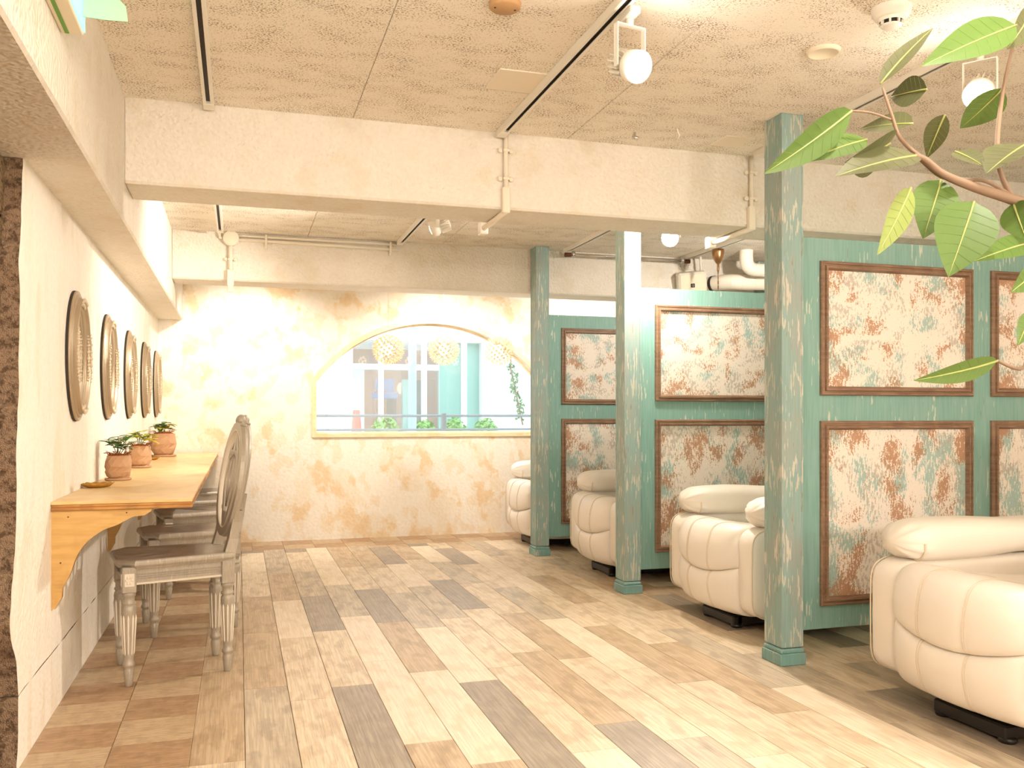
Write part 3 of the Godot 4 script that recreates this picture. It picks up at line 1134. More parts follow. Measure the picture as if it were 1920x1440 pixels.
	var oc := bx * Transform3D(Basis(), Vector3(0, 0.262, 0))
	st = st_new()
	ring(st, 0.192, 0.232, [Vector2(-0.016, -0.013), Vector2(-0.016, 0.009), Vector2(-0.010, 0.014), Vector2(-0.004, 0.011), Vector2(0.004, 0.011), Vector2(0.010, 0.016), Vector2(0.018, 0.012), Vector2(0.022, 0.002), Vector2(0.018, -0.013), Vector2(-0.016, -0.013)], 56, oc, -1)
	var fr := obj("back_frame", st, M.chair, t)
	st = st_new()
	ring(st, 0.176, 0.216, [Vector2(0.0, -0.0135), Vector2(-0.004, -0.015), Vector2(-0.006, -0.012), Vector2(-0.006, 0.010), Vector2(-0.002, 0.0135)], 56, oc, 1)
	obj("inner_bead", st, M.chair_pale, fr)
	# pierced splat
	st = st_new()
	var strokes := [
		[Vector2(0.0, -0.225), Vector2(-0.05, -0.15), Vector2(-0.10, -0.02), Vector2(-0.085, 0.10), Vector2(-0.04, 0.16), Vector2(0.0, 0.215)],
		[Vector2(0.0, -0.225), Vector2(0.05, -0.15), Vector2(0.10, -0.02), Vector2(0.085, 0.10), Vector2(0.04, 0.16), Vector2(0.0, 0.215)],
		[Vector2(0.0, -0.12), Vector2(-0.035, 0.0), Vector2(-0.02, 0.09), Vector2(0.0, 0.14)],
		[Vector2(0.0, -0.12), Vector2(0.035, 0.0), Vector2(0.02, 0.09), Vector2(0.0, 0.14)],
		[Vector2(-0.085, 0.09), Vector2(-0.04, 0.115), Vector2(0.0, 0.09), Vector2(0.04, 0.115), Vector2(0.085, 0.09)]]
	for sk in strokes:
		var line := curve2(sk, 6)
		var rws := []
		for i in line.size():
			var p: Vector2 = line[i]
			var tg: Vector2 = (line[mini(i + 1, line.size() - 1)] - line[maxi(i - 1, 0)]).normalized()
			var nn := Vector2(-tg.y, tg.x)
			var hwid := 0.0125
			var r := PackedVector3Array()
			for k in [[-1.0, -0.008], [1.0, -0.008], [1.0, 0.004], [0.6, 0.008], [-0.6, 0.008], [-1.0, 0.004]]:
				var q: Vector2 = p + nn * hwid * k[0]
				r.append(oc * Vector3(q.x, q.y, k[1]))
			rws.append(r)
		grid(st, rws, true, -1)
	box(st, Vector3(-0.028, -0.235, -0.010), Vector3(0.028, -0.14, 0.009), 0.004, oc)
	box(st, Vector3(-0.020, 0.12, -0.009), Vector3(0.020, 0.225, 0.009), 0.004, oc)
	obj("splat", st, M.chair, t)
	# carved crest
	st = st_new()
	cushion(st, Vector3(0, 0.246, 0), Vector3(0.05, 0.016, 0.012), 1, 1, 12, 8, oc)
	for k in 5:
		var a := -0.9 + 0.45 * k
		cushion(st, Vector3(0.026 * sin(a), 0.243 + 0.024 * cos(a), 0.0), Vector3(0.013, 0.019, 0.018), 1, 1, 12, 8, oc)
	for k in [-1.0, 1.0]:
		cushion(st, Vector3(0.06 * k, 0.238, 0.002), Vector3(0.032, 0.010, 0.016), 1, 1, 12, 8, oc)
	obj("crest", st, M.chair, t)
	# uprights from the rear legs up to the oval
	for sgn in [-1.0, 1.0]:
		st = st_new()
		var pts := []
		for q in [[0.19, 0.43, 0.138], [0.197, 0.50, 0.138], [0.212, 0.56, 0.136], [0.222, 0.63, 0.14], [0.232, 0.68, 0.150]]:
			pts.append(Vector3(q[0], q[1], q[2] * sgn))
		var rws := []
		for i in pts.size():
			var p: Vector3 = pts[i]
			var wz := 0.022
			var wx := 0.025 - 0.0025 * i
			rws.append(PackedVector3Array([p + Vector3(-wx, 0, -wz), p + Vector3(wx, 0, -wz), p + Vector3(wx, 0, wz), p + Vector3(-wx, 0, wz)]))
		grid(st, rws, true, -1)
		obj("upright", st, M.chair, t)
	return t

# ------------------------------------------------------------------ counter and what stands on it
func build_counter() -> void:
	var t := thing("wall_counter", "long yellow stained wooden counter fixed along the left wall", "counter", V(XL, 0, 3.55))
	# local: x out from the wall, -z along the wall
	var L := 7.95 - 3.55
	var W := 0.478
	var top := 0.772
	var st := st_new()
	box(st, Vector3(0.0, top - 0.012, -L), Vector3(W, top, 0), 0.002)
	obj("counter_top", st, M.desk, t)
	st = st_new()
	box(st, Vector3(0.0, top - 0.022, -L + 0.004), Vector3(W - 0.004, top - 0.0115, -0.004), 0.002)
	box(st, Vector3(0.0, top - 0.034, -L), Vector3(W, top - 0.0215, 0), 0.003)
	obj("layered_edge", st, M.desk_edge, t)
	# shaped end brackets
	var poly := PackedVector2Array([Vector2(0.0, 0.745), Vector2(0.0, 0.385), Vector2(0.012, 0.385), Vector2(0.034, 0.425), Vector2(0.036, 0.462)])
	for p in curve2([Vector2(0.038, 0.462), Vector2(0.062, 0.51), Vector2(0.085, 0.575), Vector2(0.12, 0.625), Vector2(0.17, 0.662), Vector2(0.22, 0.682), Vector2(0.265, 0.706)], 5):
		poly.append(p)
	for p in [Vector2(0.275, 0.710), Vector2(0.312, 0.713), Vector2(0.335, 0.728), Vector2(0.338, 0.745)]:
		poly.append(p)
	for z in [-0.012, -1.45, -2.9, -L + 0.05]:
		st = st_new()
		extrude(st, poly, -0.026, 0.0, Transform3D(Basis(), Vector3(0, 0, z)), true, false)
		var br := obj("bracket", st, M.bracket, t)
		st = st_new()
		extrude(st, poly, -0.026, 0.0, Transform3D(Basis(), Vector3(0, 0, z)), false, true)
		obj("bracket_edge", st, M.desk_edge, br)
		for q in [[0.055, 0.715], [0.25, 0.725], [0.03, 0.55]]:
			st = st_new()
			cushion(st, Vector3(q[0], q[1], z), Vector3(0.003, 0.003, 0.0015), 1, 1, 8, 4)
			obj("nail_head", st, M.brown_cap, br)

func leaf_shape(l: float, w: float, fold: float, droop: float) -> ArrayMesh:
	# lies along +z from the origin, up = +y
	var st := st_new()
	var rows := []
	var n := 10
	for i in n + 1:
		var q := float(i) / n
		var hw := w * 0.5 * pow(sin(PI * pow(q, 0.82)), 0.8) * (1.0 - 0.25 * q * q)
		if i == 0 or i == n:
			hw = 0.0004
		var r := PackedVector3Array()
		for k in [-1.0, -0.5, 0.0, 0.5, 1.0]:
			r.append(Vector3(k * hw, fold * absf(k) * hw - droop * l * q * q, l * q))
		rows.append(r)
	grid(st, rows, false, 1)
	return commit(st)

func aim(o: Node3D, dir: Vector3, up: Vector3) -> void:
	var z := dir.normalized()
	var x := up.cross(z).normalized()
	o.basis = Basis(x, z.cross(x), z)

func pot_plant(label: String, at: Vector3, r: float, h: float, kind: int, seed_: int) -> void:
	var t := thing("potted_plant", label, "plant", at, 0.0, "small plants on the counter")
	rng.seed = seed_
	# hand-carved pot: faceted rings of uneven radius
	var st := st_new()
	var rows := []
	var prof := [[0.72, 0.08], [0.86, 0.16], [0.99, 0.34], [1.02, 0.56], [0.97, 0.78], [0.90, 1.0]]
	var seg := 11
	for i in prof.size():
		var row := PackedVector3Array()
		for k in seg:
			var a := TAU * (k + 0.5 * (i % 2)) / seg
			var rr: float = r * prof[i][0] * rng.randf_range(0.93, 1.04)
			row.append(Vector3(rr * cos(a), h * (prof[i][1] + (rng.randf_range(-0.03, 0.03) if i > 0 and i < 5 else 0.0)), -rr * sin(a)))
		rows.append(row)
	var inner := PackedVector3Array()
	var deep := PackedVector3Array()
	for k in seg:
		var a := TAU * (k + 0.5) / seg
		inner.append(Vector3(r * 0.80 * cos(a), h, -r * 0.80 * sin(a)))
		deep.append(Vector3(r * 0.76 * cos(a), h * 0.8, -r * 0.76 * sin(a)))
	rows.append(inner)
	rows.append(deep)
	grid(st, rows, true, -1)
	obj("pot", st, M.terracotta, t)
	st = st_new()
	lathe(st, [Vector2(0.001, 0.0), Vector2(r * 0.9, 0.0), Vector2(r * 1.0, h * 0.03), Vector2(r * 1.0, h * 0.085), Vector2(r * 0.9, h * 0.09), Vector2(0.001, h * 0.085)], 24)
	obj("saucer", st, M.terracotta, t)
	# coir mat with stray fibres
	st = st_new()
	cushion(st, Vector3(0, h * 0.98, 0), Vector3(r * 0.80, h * 0.10, r * 0.80), 0.8, 1, 20, 8)
	for k in 46:
		var a := rng.randf() * TAU
		var p := Vector3(cos(a), 0, sin(a)) * r * rng.randf_range(0.5, 0.8) + Vector3(0, h * 1.04, 0)
		var q := p + Vector3(cos(a + rng.randf_range(-0.7, 0.7)) * r * 0.35, rng.randf_range(-0.02, 0.16) * h, sin(a + rng.randf_range(-0.7, 0.7)) * r * 0.35)
		tube(st, [p, p.lerp(q, 0.5) + Vector3(0, 0.05 * h, 0), q], 0.0012, 4, false)
	obj("coir", st, M.coir, t)
	var base := Vector3(0, h * 1.05, 0)
	var shoots: Array = [[[0.0, 1.0, 0.0], [0.5, 0.9, 0.3], [-0.5, 0.8, 0.2], [0.9, 0.8, -0.2], [-0.2, 0.9, -0.6]], [[0.0, 1.0, 0.2], [0.4, 0.9, -0.3], [-0.4, 0.9, 0.0], [0.8, 0.7, 0.3]], [[0.0, 1.0, 0.0], [-0.6, 0.7, 0.2], [0.4, 0.9, 0.3], [0.2, 0.9, -0.5]]][kind]
	var mesh_a := leaf_shape(0.075 if kind != 2 else 0.09, 0.03 if kind != 2 else 0.045, 0.25, 0.15)
	var mesh_b := leaf_shape(0.11, 0.05, 0.3, 0.2)
	st = st_new()
	for s in shoots:
		var dir := Vector3(s[0], s[1], s[2]).normalized()
		var ht: float = [0.085, 0.075, 0.07][kind]
		var tip: Vector3 = base + dir * ht
		tube(st, [base + Vector3(s[0], 0, s[2]) * 0.01, base + dir * ht * 0.5 + Vector3(0, 0.008, 0), tip], 0.0018, 5)
		for k in 6:
			var a := TAU * k / 6.0 + rng.randf()
			var out := Vector3(cos(a), rng.randf_range(-0.15, 0.5), sin(a))
			var yel: bool = (kind == 1 and rng.randf() < 0.5) or (kind == 2 and s[0] > 0.3)
			var o := put("leaf", mesh_b if (kind == 1 and yel and k == 0) else mesh_a, M.lime if yel else M.green, t)
			aim(o, out, Vector3.UP)
			o.position = base + dir * ht * (0.45 + 0.55 * (k / 5.0))
	obj("stem", st, M.green, t)

func shell_dish(label: String, at: Vector3, turn: float) -> void:
	var st := st_new()
	var rows := []
	for p in [[0.02, 0.002], [0.55, 0.001], [0.8, 0.006], [1.0, 0.018], [0.98, 0.020], [0.78, 0.009], [0.5, 0.004], [0.02, 0.004]]:
		var r := PackedVector3Array()
		for k in 48:
			var a := TAU * k / 48
			var wob: float = 1.0 + 0.05 * cos(a * 12) * p[0]
			r.append(Vector3(0.068 * p[0] * wob * cos(a), p[1] + 0.002 * cos(a * 12) * p[0], 0.048 * p[0] * wob * sin(a)))
		rows.append(r)
	grid(st, rows, true, 1)
	var o := obj("shell_dish", st, M.gold)
	o.position = at
	o.rotation.y = turn
	tag(o, label, "dish", "brass shell dishes on the counter")

func build_mirror(label: String) -> Node3D:
	# local plane xy, z out of the wall; wall at z = 0
	var t := thing("oval_mirror", label, "mirror", Vector3.ZERO, PI / 2, "oval mirrors in a row on the left wall")
	var ax := 0.182
	var ay := 0.245
	var st := st_new()
	ring(st, ax, ay, [Vector2(0.012, 0.010), Vector2(0.019, 0.012), Vector2(0.022, 0.018), Vector2(0.020, 0.024), Vector2(0.014, 0.026), Vector2(0.010, 0.018), Vector2(0.007, 0.018), Vector2(0.005, 0.032), Vector2(-0.001, 0.035), Vector2(-0.006, 0.031), Vector2(-0.008, 0.024), Vector2(-0.012, 0.024), Vector2(-0.013, 0.050), Vector2(-0.018, 0.055), Vector2(-0.024, 0.052), Vector2(-0.028, 0.044), Vector2(-0.036, 0.036), Vector2(-0.044, 0.033), Vector2(-0.048, 0.030), Vector2(-0.050, 0.024)], 64)
	var fr := obj("frame", st, M.frame_gold, t)
	for a0 in [0.0, PI / 2, PI, PI * 1.5]:
		st = st_new()
		for k in 15:
			var a: float = a0 + (k - 7) * 0.052 * (1.25 if absf(sin(a0)) < 0.5 else 1.0)
			var sz := 0.012 - 0.0011 * absf(k - 7)
			for rr in [-0.018, -0.032]:
				cushion(st, Vector3((ax + rr) * cos(a), (ay + rr) * sin(a), 0.054 if rr > -0.02 else 0.043), Vector3(sz * 0.75, sz, 0.007 + 0.004 * (k % 2)), 1, 1, 7, 5)
		obj("carving", st, M.frame_pale, fr)
	st = st_new()
	ring(st, ax, ay, [Vector2(-0.048, 0.026), Vector2(-0.18, 0.026)], 64, Transform3D(), -1)
	var e := PackedVector3Array()
	var rim := PackedVector3Array()
	for k in 64:
		var a := TAU * k / 64
		e.append(Vector3(0, 0, 0.026))
		rim.append(Vector3((ax - 0.048) * cos(a), (ay - 0.048) * sin(a), 0.026))
	st = st_new()
	grid(st, [rim, e], true, -1)
	obj("mirror_glass", st, M.mirror, t)
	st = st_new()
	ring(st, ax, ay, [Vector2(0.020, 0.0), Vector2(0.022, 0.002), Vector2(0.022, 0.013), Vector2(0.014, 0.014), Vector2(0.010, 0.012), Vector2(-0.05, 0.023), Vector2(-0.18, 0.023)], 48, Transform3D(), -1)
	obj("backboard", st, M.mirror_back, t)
	for c in t.get_children():
		c.scale.z = 0.74
	return t

# ------------------------------------------------------------------ ceiling fittings
func track(label: String, x: float, d0: float, d1: float) -> void:
	var t := thing("lighting_track", label, "track", V(x, HC, d0), 0.0, "ceiling lighting tracks")
	var L := d1 - d0
	var st := st_new()
	box(st, Vector3(-0.018, -0.003, -L), Vector3(0.018, 0.0, 0))
	for s in [-1.0, 1.0]:
		box(st, Vector3(s * 0.018 - 0.003, -0.03, -L), Vector3(s * 0.018 + 0.003, 0.0, 0), 0.001)
		box(st, Vector3(s * 0.0145 - 0.0065, -0.031, -L), Vector3(s * 0.0145 + 0.0065, -0.028, 0), 0.0008)
	obj("rail", st, M.white_metal, t)
	st = st_new()
	box(st, Vector3(-0.014, -0.02, -L + 0.07), Vector3(0.014, -0.001, -0.07))
	obj("slot", st, M.slot, t)
	for z in [0.0, -L + 0.075]:
		st = st_new()
		box(st, Vector3(-0.0215, -0.0325, z - 0.075), Vector3(0.0215, 0.0, z), 0.002)
		obj("end_cap", st, M.white_metal, t)

func track_spot(label: String, at: Vector3, dir: Vector3, energy: float, angle: float, drop := 0.15, omni := 0.0) -> void:
	# at = point under the track; the head hangs drop below it and points along dir
	var t := thing("track_spotlight", label, "spotlight", at, 0.0, "white track spotlights")
	var head := Vector3(0, -drop, 0)
	var z := dir.normalized()
	var side := Vector3.UP.cross(z).normalized()
	var st := st_new()
	box(st, Vector3(-0.018, -0.024, -0.045), Vector3(0.018, 0.002, 0.045), 0.004)
	obj("adapter", st, M.white_metal, t)
	st = st_new()
	tube(st, [Vector3(0, -0.02, 0), Vector3(0, -0.045, 0)], 0.012, 12)
	obj("swivel", st, M.white_metal, t)
	st = st_new()
	var xf := Transform3D(Basis(side, Vector3.UP, side.cross(Vector3.UP)), Vector3.ZERO)
	var w := 0.053
	box(st, Vector3(-w, -0.05, -0.011), Vector3(w, -0.046, 0.011), 0.001, xf)
	for s in [-1.0, 1.0]:
		box(st, Vector3(s * w - 0.002, -drop - 0.012, -0.011), Vector3(s * w + 0.002, -0.046, 0.011), 0.001, xf)
	obj("yoke", st, M.white_metal, t)
	# head: local y along the beam
	var up := z.cross(side).normalized()
	var hx := Transform3D(Basis(side, z, side.cross(z)), head)
	st = st_new()
	lathe(st, [Vector2(0.001, -0.075), Vector2(0.022, -0.075), Vector2(0.026, -0.066), Vector2(0.026, -0.008), Vector2(0.036, -0.004), Vector2(0.048, 0.012), Vector2(0.05, 0.05), Vector2(0.047, 0.05), Vector2(0.045, 0.040)], 28, hx)
	var hd := obj("housing", st, M.white_metal, t)
	for k in 14:
		var a := TAU * k / 14
		var r := Vector3(cos(a), 0, sin(a))
		var bs := Basis(r, Vector3.UP, r.cross(Vector3.UP))
		st = st_new()
		box(st, Vector3(0.024, -0.07, -0.0015), Vector3(0.044, -0.012, 0.0015), 0.0005, hx * Transform3D(bs, Vector3.ZERO))
		obj("cooling_fin", st, M.white_metal, hd)
	st = st_new()
	lathe(st, [Vector2(0.046, 0.040), Vector2(0.04, 0.046), Vector2(0.02, 0.052), Vector2(0.001, 0.054)], 24, hx)
	obj("lamp_lens", st, glow(Color(1.0, 0.93, 0.80), 14.0), t)
	var l := SpotLight3D.new()
	l.name = "spot_beam"
	t.add_child(l)
	l.position = head + z * 0.062
	l.basis = Basis.looking_at(z, Vector3.UP if absf(z.y) < 0.95 else Vector3.RIGHT)
	l.light_color = WARM
	l.light_energy = energy
	l.spot_angle = angle
	l.spot_angle_attenuation = 0.8
	l.spot_range = 20.0
	l.spot_attenuation = 2.0
	l.light_size = 0.04
	l.shadow_enabled = true
	if omni > 0.0:
		var o := OmniLight3D.new()
		o.name = "lens_spill"
		t.add_child(o)
		o.position = head + z * 0.085
		o.light_color = WARM
		o.light_energy = omni
		o.light_size = 0.035
		o.omni_range = 20.0
		o.omni_attenuation = 2.0
		o.shadow_enabled = true

func pendant(label: String, at: Vector3, top: float, energy: float, seed_: int) -> void:
	var t := thing("flower_pendant_lamp", label, "pendant lamp", at, 0.0, "petal ball pendants before the arched window")
	rng.seed = seed_
	var st := st_new()
	tube(st, [Vector3(0, 0.10, 0), Vector3(0, top - at.y - 0.02, 0)], 0.0022, 6)
	obj("cord", st, M.cream_plastic, t)
	st = st_new()
	lathe(st, [Vector2(0.001, -0.03), Vector2(0.03, -0.028), Vector2(0.045, 0.0)], 18, Transform3D(Basis(), Vector3(0, top - at.y, 0)))
	obj("ceiling_rose", st, M.cream_plastic, t)
	st = st_new()
	var shell := M.petal as Material
	var n := 150
	for i in n:
		var y := 1.0 - 2.0 * (i + 0.5) / n
		var r := sqrt(1.0 - y * y)
		var a := i * 2.39996
		var nrm := Vector3(cos(a) * r, y, sin(a) * r)
		var ref := Vector3.UP if absf(nrm.y) < 0.9 else Vector3.RIGHT
		var s := nrm.cross(ref).normalized().rotated(nrm, rng.randf() * TAU)
		var b := nrm.cross(s)
		var c := nrm * 0.108
		var sz := 0.021
		var tip := c + nrm * 0.028
		for k in 5:
			var a0 := TAU * k / 5
			var a1 := TAU * (k + 1) / 5
			var am := (a0 + a1) / 2
			var p0 := c + (s * cos(a0) + b * sin(a0)) * sz * 0.35
			var p1 := c + (s * cos(a1) + b * sin(a1)) * sz * 0.35
			var pm := tip + (s * cos(am) + b * sin(am)) * sz
			st.set_smooth_group(-1)
			tri(st, c, p1, p0)
			tri(st, p0, p1, pm)
	var sh := obj("petal_shade", st, shell, t)
	sh.set_meta("kind", "stuff")
	st = st_new()
	cushion(st, Vector3.ZERO, Vector3(0.04, 0.05, 0.04), 1, 1, 16, 10)
	obj("bulb", st, glow(Color(1.0, 0.88, 0.70), 3.0), t)
	var l := OmniLight3D.new()
	l.name = "bulb_light"
	t.add_child(l)
	l.light_color = WARM
	l.light_energy = energy
	l.light_size = 0.03
	l.omni_range = 15.0
	l.omni_attenuation = 2.0
	l.shadow_enabled = true

func fill_globe(label: String, at: Vector3, energy: float) -> void:  # made-up hanging globe, adds fill light from outside the view
	var t := thing("added_fill_globe", label, "pendant lamp", at, 0.0, "added fill globes at the near end of the room")
	var st := st_new()
	tube(st, [Vector3(0, 0.12, 0), Vector3(0, HC - at.y - 0.02, 0)], 0.003, 6)
	obj("cord", st, M.cream_plastic, t)
	st = st_new()
	lathe(st, [Vector2(0.001, -0.03), Vector2(0.04, -0.028), Vector2(0.055, 0.0)], 18, Transform3D(Basis(), Vector3(0, HC - at.y, 0)))
	obj("ceiling_rose", st, M.cream_plastic, t)
	st = st_new()
	lathe(st, [Vector2(0.001, 0.16), Vector2(0.03, 0.16), Vector2(0.035, 0.13), Vector2(0.05, 0.125)], 18)
	obj("lamp_holder", st, M.bronze, t)
	st = st_new()
	cushion(st, Vector3.ZERO, Vector3(0.14, 0.14, 0.14), 1, 1, 28, 16)
	obj("glow_globe", st, glow(Color(1.0, 0.93, 0.80), 5.0), t)
	var l := OmniLight3D.new()
	l.name = "fill_light"
	t.add_child(l)
	l.light_color = WARM
	l.light_energy = energy
	l.light_size = 0.13
	l.omni_range = 20.0
	l.omni_attenuation = 2.0
	l.shadow_enabled = true

func clamp_ring(st: SurfaceTool, c: Vector3, r: float, axis: int) -> void:
	# saddle clip with two ears
	var h := Vector3(r * 1.25, r * 1.25, r * 1.25)
	h[axis] = 0.006
	box(st, c - h, c + h, 0.002)
	var e := Vector3.ZERO
	e[(axis + 1) % 3 if (axis + 1) % 3 != 2 else (axis + 2) % 3] = r * 2.2
	for s in [-1.0, 1.0]:
		cushion(st, c + e * s, Vector3(0.012, 0.012, 0.008), 0.8, 0.8, 10, 6)

func beam_conduit(label: String, x: float) -> void:
	var t := thing("cable_conduit", label, "conduit", V(x, 2.03, 3.98), 0.0, "surface conduits on the beams")
	var st := st_new()
	tube(st, [Vector3(0, HC - 2.03, 0.014), Vector3(0, 0.10, 0.014)], 0.011, 12)
	obj("riser", st, M.conduit, t)
	for y in [0.275, 0.145]:
		st = st_new()
		clamp_ring(st, Vector3(0, y, 0.012), 0.012, 1)
		obj("saddle_clip", st, M.conduit, t)
	st = st_new()
	box(st, Vector3(-0.018, -0.014, 0.0), Vector3(0.018, 0.105, 0.028), 0.004)
	obj("elbow_box", st, M.conduit, t)
	st = st_new()
	tube(st, [Vector3(0, -0.006, 0.02), Vector3(0, -0.006, -0.37)], 0.013, 12)
	obj("soffit_run", st, M.conduit, t)
	st = st_new()
	box(st, Vector3(-0.02, -0.035, -0.42), Vector3(0.02, 0.03, -0.365), 0.004)
	obj("end_box", st, M.white_metal, t)

func far_conduit() -> void:
	var t := thing("junction_conduit", "round junction box with cream conduits on the beam by the arched window", "conduit", V(-0.054, 2.345, 6.70))
	var st := st_new()
	lathe(st, [Vector2(0.001, 0.035), Vector2(0.048, 0.035), Vector2(0.054, 0.03), Vector2(0.056, 0.0)], 28, Transform3D(Basis(Vector3(1, 0, 0), Vector3(0, 0, 1), Vector3(0, -1, 0)), Vector3.ZERO))
	obj("junction_box", st, M.conduit, t)
	st = st_new()
	tube(st, [Vector3(0.04, -0.005, 0.016), Vector3(1.2, -0.018, 0.016)], 0.012, 12)
	obj("lower_run", st, M.conduit, t)
	st = st_new()
	tube(st, [Vector3(0.04, 0.022, 0.016), Vector3(1.2, 0.02, 0.016)], 0.011, 12)
	obj("upper_run", st, M.conduit, t)
	for x in [0.24, 1.14]:
		st = st_new()
		box(st, Vector3(x - 0.008, -0.045, 0.0), Vector3(x + 0.008, 0.04, 0.03), 0.003)
		cushion(st, Vector3(x, -0.05, 0.008), Vector3(0.013, 0.014, 0.01), 0.8, 0.8, 10, 6)
		obj("saddle_clip", st, M.conduit, t)
	st = st_new()
	tube(st, [Vector3(-0.004, -0.05, 0.016), Vector3(-0.004, -0.24, 0.016)], 0.014, 12)
	obj("drop_run", st, M.conduit, t)
	st = st_new()
	clamp_ring(st, Vector3(-0.004, -0.15, 0.012), 0.014, 1)
	obj("saddle_clip", st, M.conduit, t)
	st = st_new()
	box(st, Vector3(-0.027, -0.34, 0.0), Vector3(0.019, -0.225, 0.032), 0.004)
	obj("pull_box", st, M.conduit, t)
	st = st_new()
	box(st, Vector3(-0.022, -0.385, 0.002), Vector3(0.014, -0.335, 0.028), 0.003)
	obj("cable_end", st, M.cream_plastic, t)
	st = st_new()
	tube(st, [Vector3(-0.05, 0.0, 0.014), Vector3(-0.075, 0.0, 0.014), Vector3(-0.078, 0.04, 0.03)], 0.008, 8)
	obj("side_stub", st, M.conduit, t)

func fittings() -> void:
	# tracks
	track("white lighting track with a dark slot on the ceiling near the left beam", -0.12, 0.3, 3.95)
	track("short white lighting track near the left wall beyond the middle beam", -0.125, 4.31, 6.58)
	track("white lighting track carrying the facing spotlight down the ceiling centre", 1.15, 0.3, 3.95)
	track("white lighting track beyond the middle beam carrying the tilted spotlight", 1.15, 4.31, 6.66)
	track("white lighting track over the booth posts behind the leafy branch", 2.46, 0.3, 3.9)
	track("white lighting track over the far booths meeting the chrome rail", 2.45, 4.31, 6.60)
	track("white lighting track above the bronze pendant canopy on the right", 3.50, 4.31, 6.60)
	# spotlights in view
	track_spot("white spotlight glaring at the viewer on the centre track", V(1.182, HC - 0.031, 2.60), V(0.16, -0.36, -0.75), 3, 62, 0.17, 0.12)
	track_spot("dazzling white spotlight behind the green leaves on the right", V(2.46, HC - 0.031, 2.50), V(-0.75, -0.62, -0.55), 2.4, 62, 0.15, 0.12)
	track_spot("white spotlight shining below the beam beside the second booth post", V(2.45, HC - 0.031, 4.80), V(-0.6, -0.45, -0.75), 3.2, 62, 0.215, 1.3)
	track_spot("white spotlight tilted towards the left wall beyond the middle beam", V(1.15, HC - 0.031, 5.30), V(-0.85, -0.34, 0.25), 4.6, 50, 0.14)
	# spotlights on the same tracks nearer than the frame, whose light falls into the room
	track_spot("white spotlight nearest the camera on the centre track", V(1.15, HC - 0.031, 0.9), V(-0.25, -0.75, 0.75), 0.7, 55, 0.16)
	track_spot("white spotlight nearest the camera on the booth track", V(2.46, HC - 0.031, 0.9), V(-0.1, -0.7, 0.8), 0.5, 55, 0.16)
	track_spot("white spotlight on the left track aimed along the wall", V(-0.12, HC - 0.031, 1.3), V(0.35, -0.6, 0.9), 1.5, 55, 0.16)
	# wall washers hidden behind the far beam, which whiten the plaster round the window
	track_spot("white spotlight behind the far beam washing the wall left of the window", V(0.05, HC, 7.12), V(0.0, -0.80, 0.55), 1.8, 62, 0.12)
	track_spot("white spotlight behind the far beam washing the wall above the window", V(1.7, HC, 7.10), V(0.0, -0.75, 0.55), 1.9, 62, 0.12)
	track_spot("white spotlight behind the far beam washing the wall right of the window", V(3.3, HC, 7.12), V(-0.2, -0.6, 0.7), 1.9, 62, 0.12)
	track_spot("added hidden white spotlight on the right track brightening the far booths", V(3.50, HC - 0.031, 4.9), V(0.12, -0.2, 0.9), 2.0, 62, 0.16)  # extra unseen spot, added to lift the dim far right bay
	# added fill globes, unseen behind the camera, for soft frontal light on beams and screens
	fill_globe("added white fill globe at the near end, by the left wall", V(0.15, 1.62, -1.2), 2.3)
	fill_globe("added white fill globe at the near end, middle of three", V(1.6, 1.62, -1.2), 2.3)
	fill_globe("added white fill globe at the near end, by the right wall", V(3.1, 1.62, -1.2), 2.3)
	# petal pendants
	pendant("petal ball pendant lamp hanging leftmost before the arched window", V(1.168, 1.625, 7.30), HC, 0.06, 1)
	pendant("petal ball pendant lamp hanging in the middle of the arched window", V(1.631, 1.63, 7.30), HC, 0.06, 2)
	pendant("petal ball pendant lamp at the right edge of the arched window", V(2.107, 1.635, 7.30), HC, 0.06, 3)
	# conduits
	beam_conduit("cream conduit running down the middle beam at the end of the centre track", 1.179)
	beam_conduit("cream conduit running down the middle beam next to the nearest teal post", 2.469)
	far_conduit()
	# plates, patches, detector
	var st := st_new()
	lathe(st, [Vector2(0.001, -0.018), Vector2(0.046, -0.018), Vector2(0.05, -0.014), Vector2(0.052, 0.0)], 32)
	var t := thing("ceiling_plate", "round tan cover plate with two screws on the ceiling", "cover plate", V(0.808, HC, 2.727))
	obj("plate", st, M.tan_plate, t)
	for s in [-1.0, 1.0]:
		st = st_new()
		cushion(st, Vector3(0.033 * s, -0.018, 0), Vector3(0.004, 0.002, 0.004), 1, 1, 8, 4)
		obj("screw", st, M.slot, t)
	st = st_new()
	lathe(st, [Vector2(0.001, -0.008), Vector2(0.046, -0.009), Vector2(0.049, -0.013), Vector2(0.056, -0.013), Vector2(0.06, 0.0)], 32)
	var o := obj("blank_disc", st, M.cream_plastic)
	o.position = V(2.004, HC, 2.747)
	tag(o, "round cream blanking disc on the ceiling near the leaves", "cover plate")
	t = thing("smoke_detector", "white round smoke detector on the ceiling above the leaves", "smoke detector", V(2.006, HC, 2.40))
	st = st_new()
	lathe(st, [Vector2(0.03, -0.034), Vector2(0.045, -0.034), Vector2(0.052, -0.03), Vector2(0.053, -0.02), Vector2(0.06, -0.018), Vector2(0.062, 0.0)], 32)
	obj("base", st, M.white_metal, t)
	st = st_new()
	lathe(st, [Vector2(0.001, -0.062), Vector2(0.028, -0.061), Vector2(0.033, -0.056), Vector2(0.033, -0.054)], 28)
	lathe(st, [Vector2(0.037, -0.044), Vector2(0.04, -0.034)], 28)
	for k in 8:
		var a := TAU * k / 8
		box(st, Vector3(0.03, -0.055, -0.003), Vector3(0.038, -0.042, 0.003), 0.0, Transform3D(Basis(Vector3.UP, a), Vector3.ZERO))
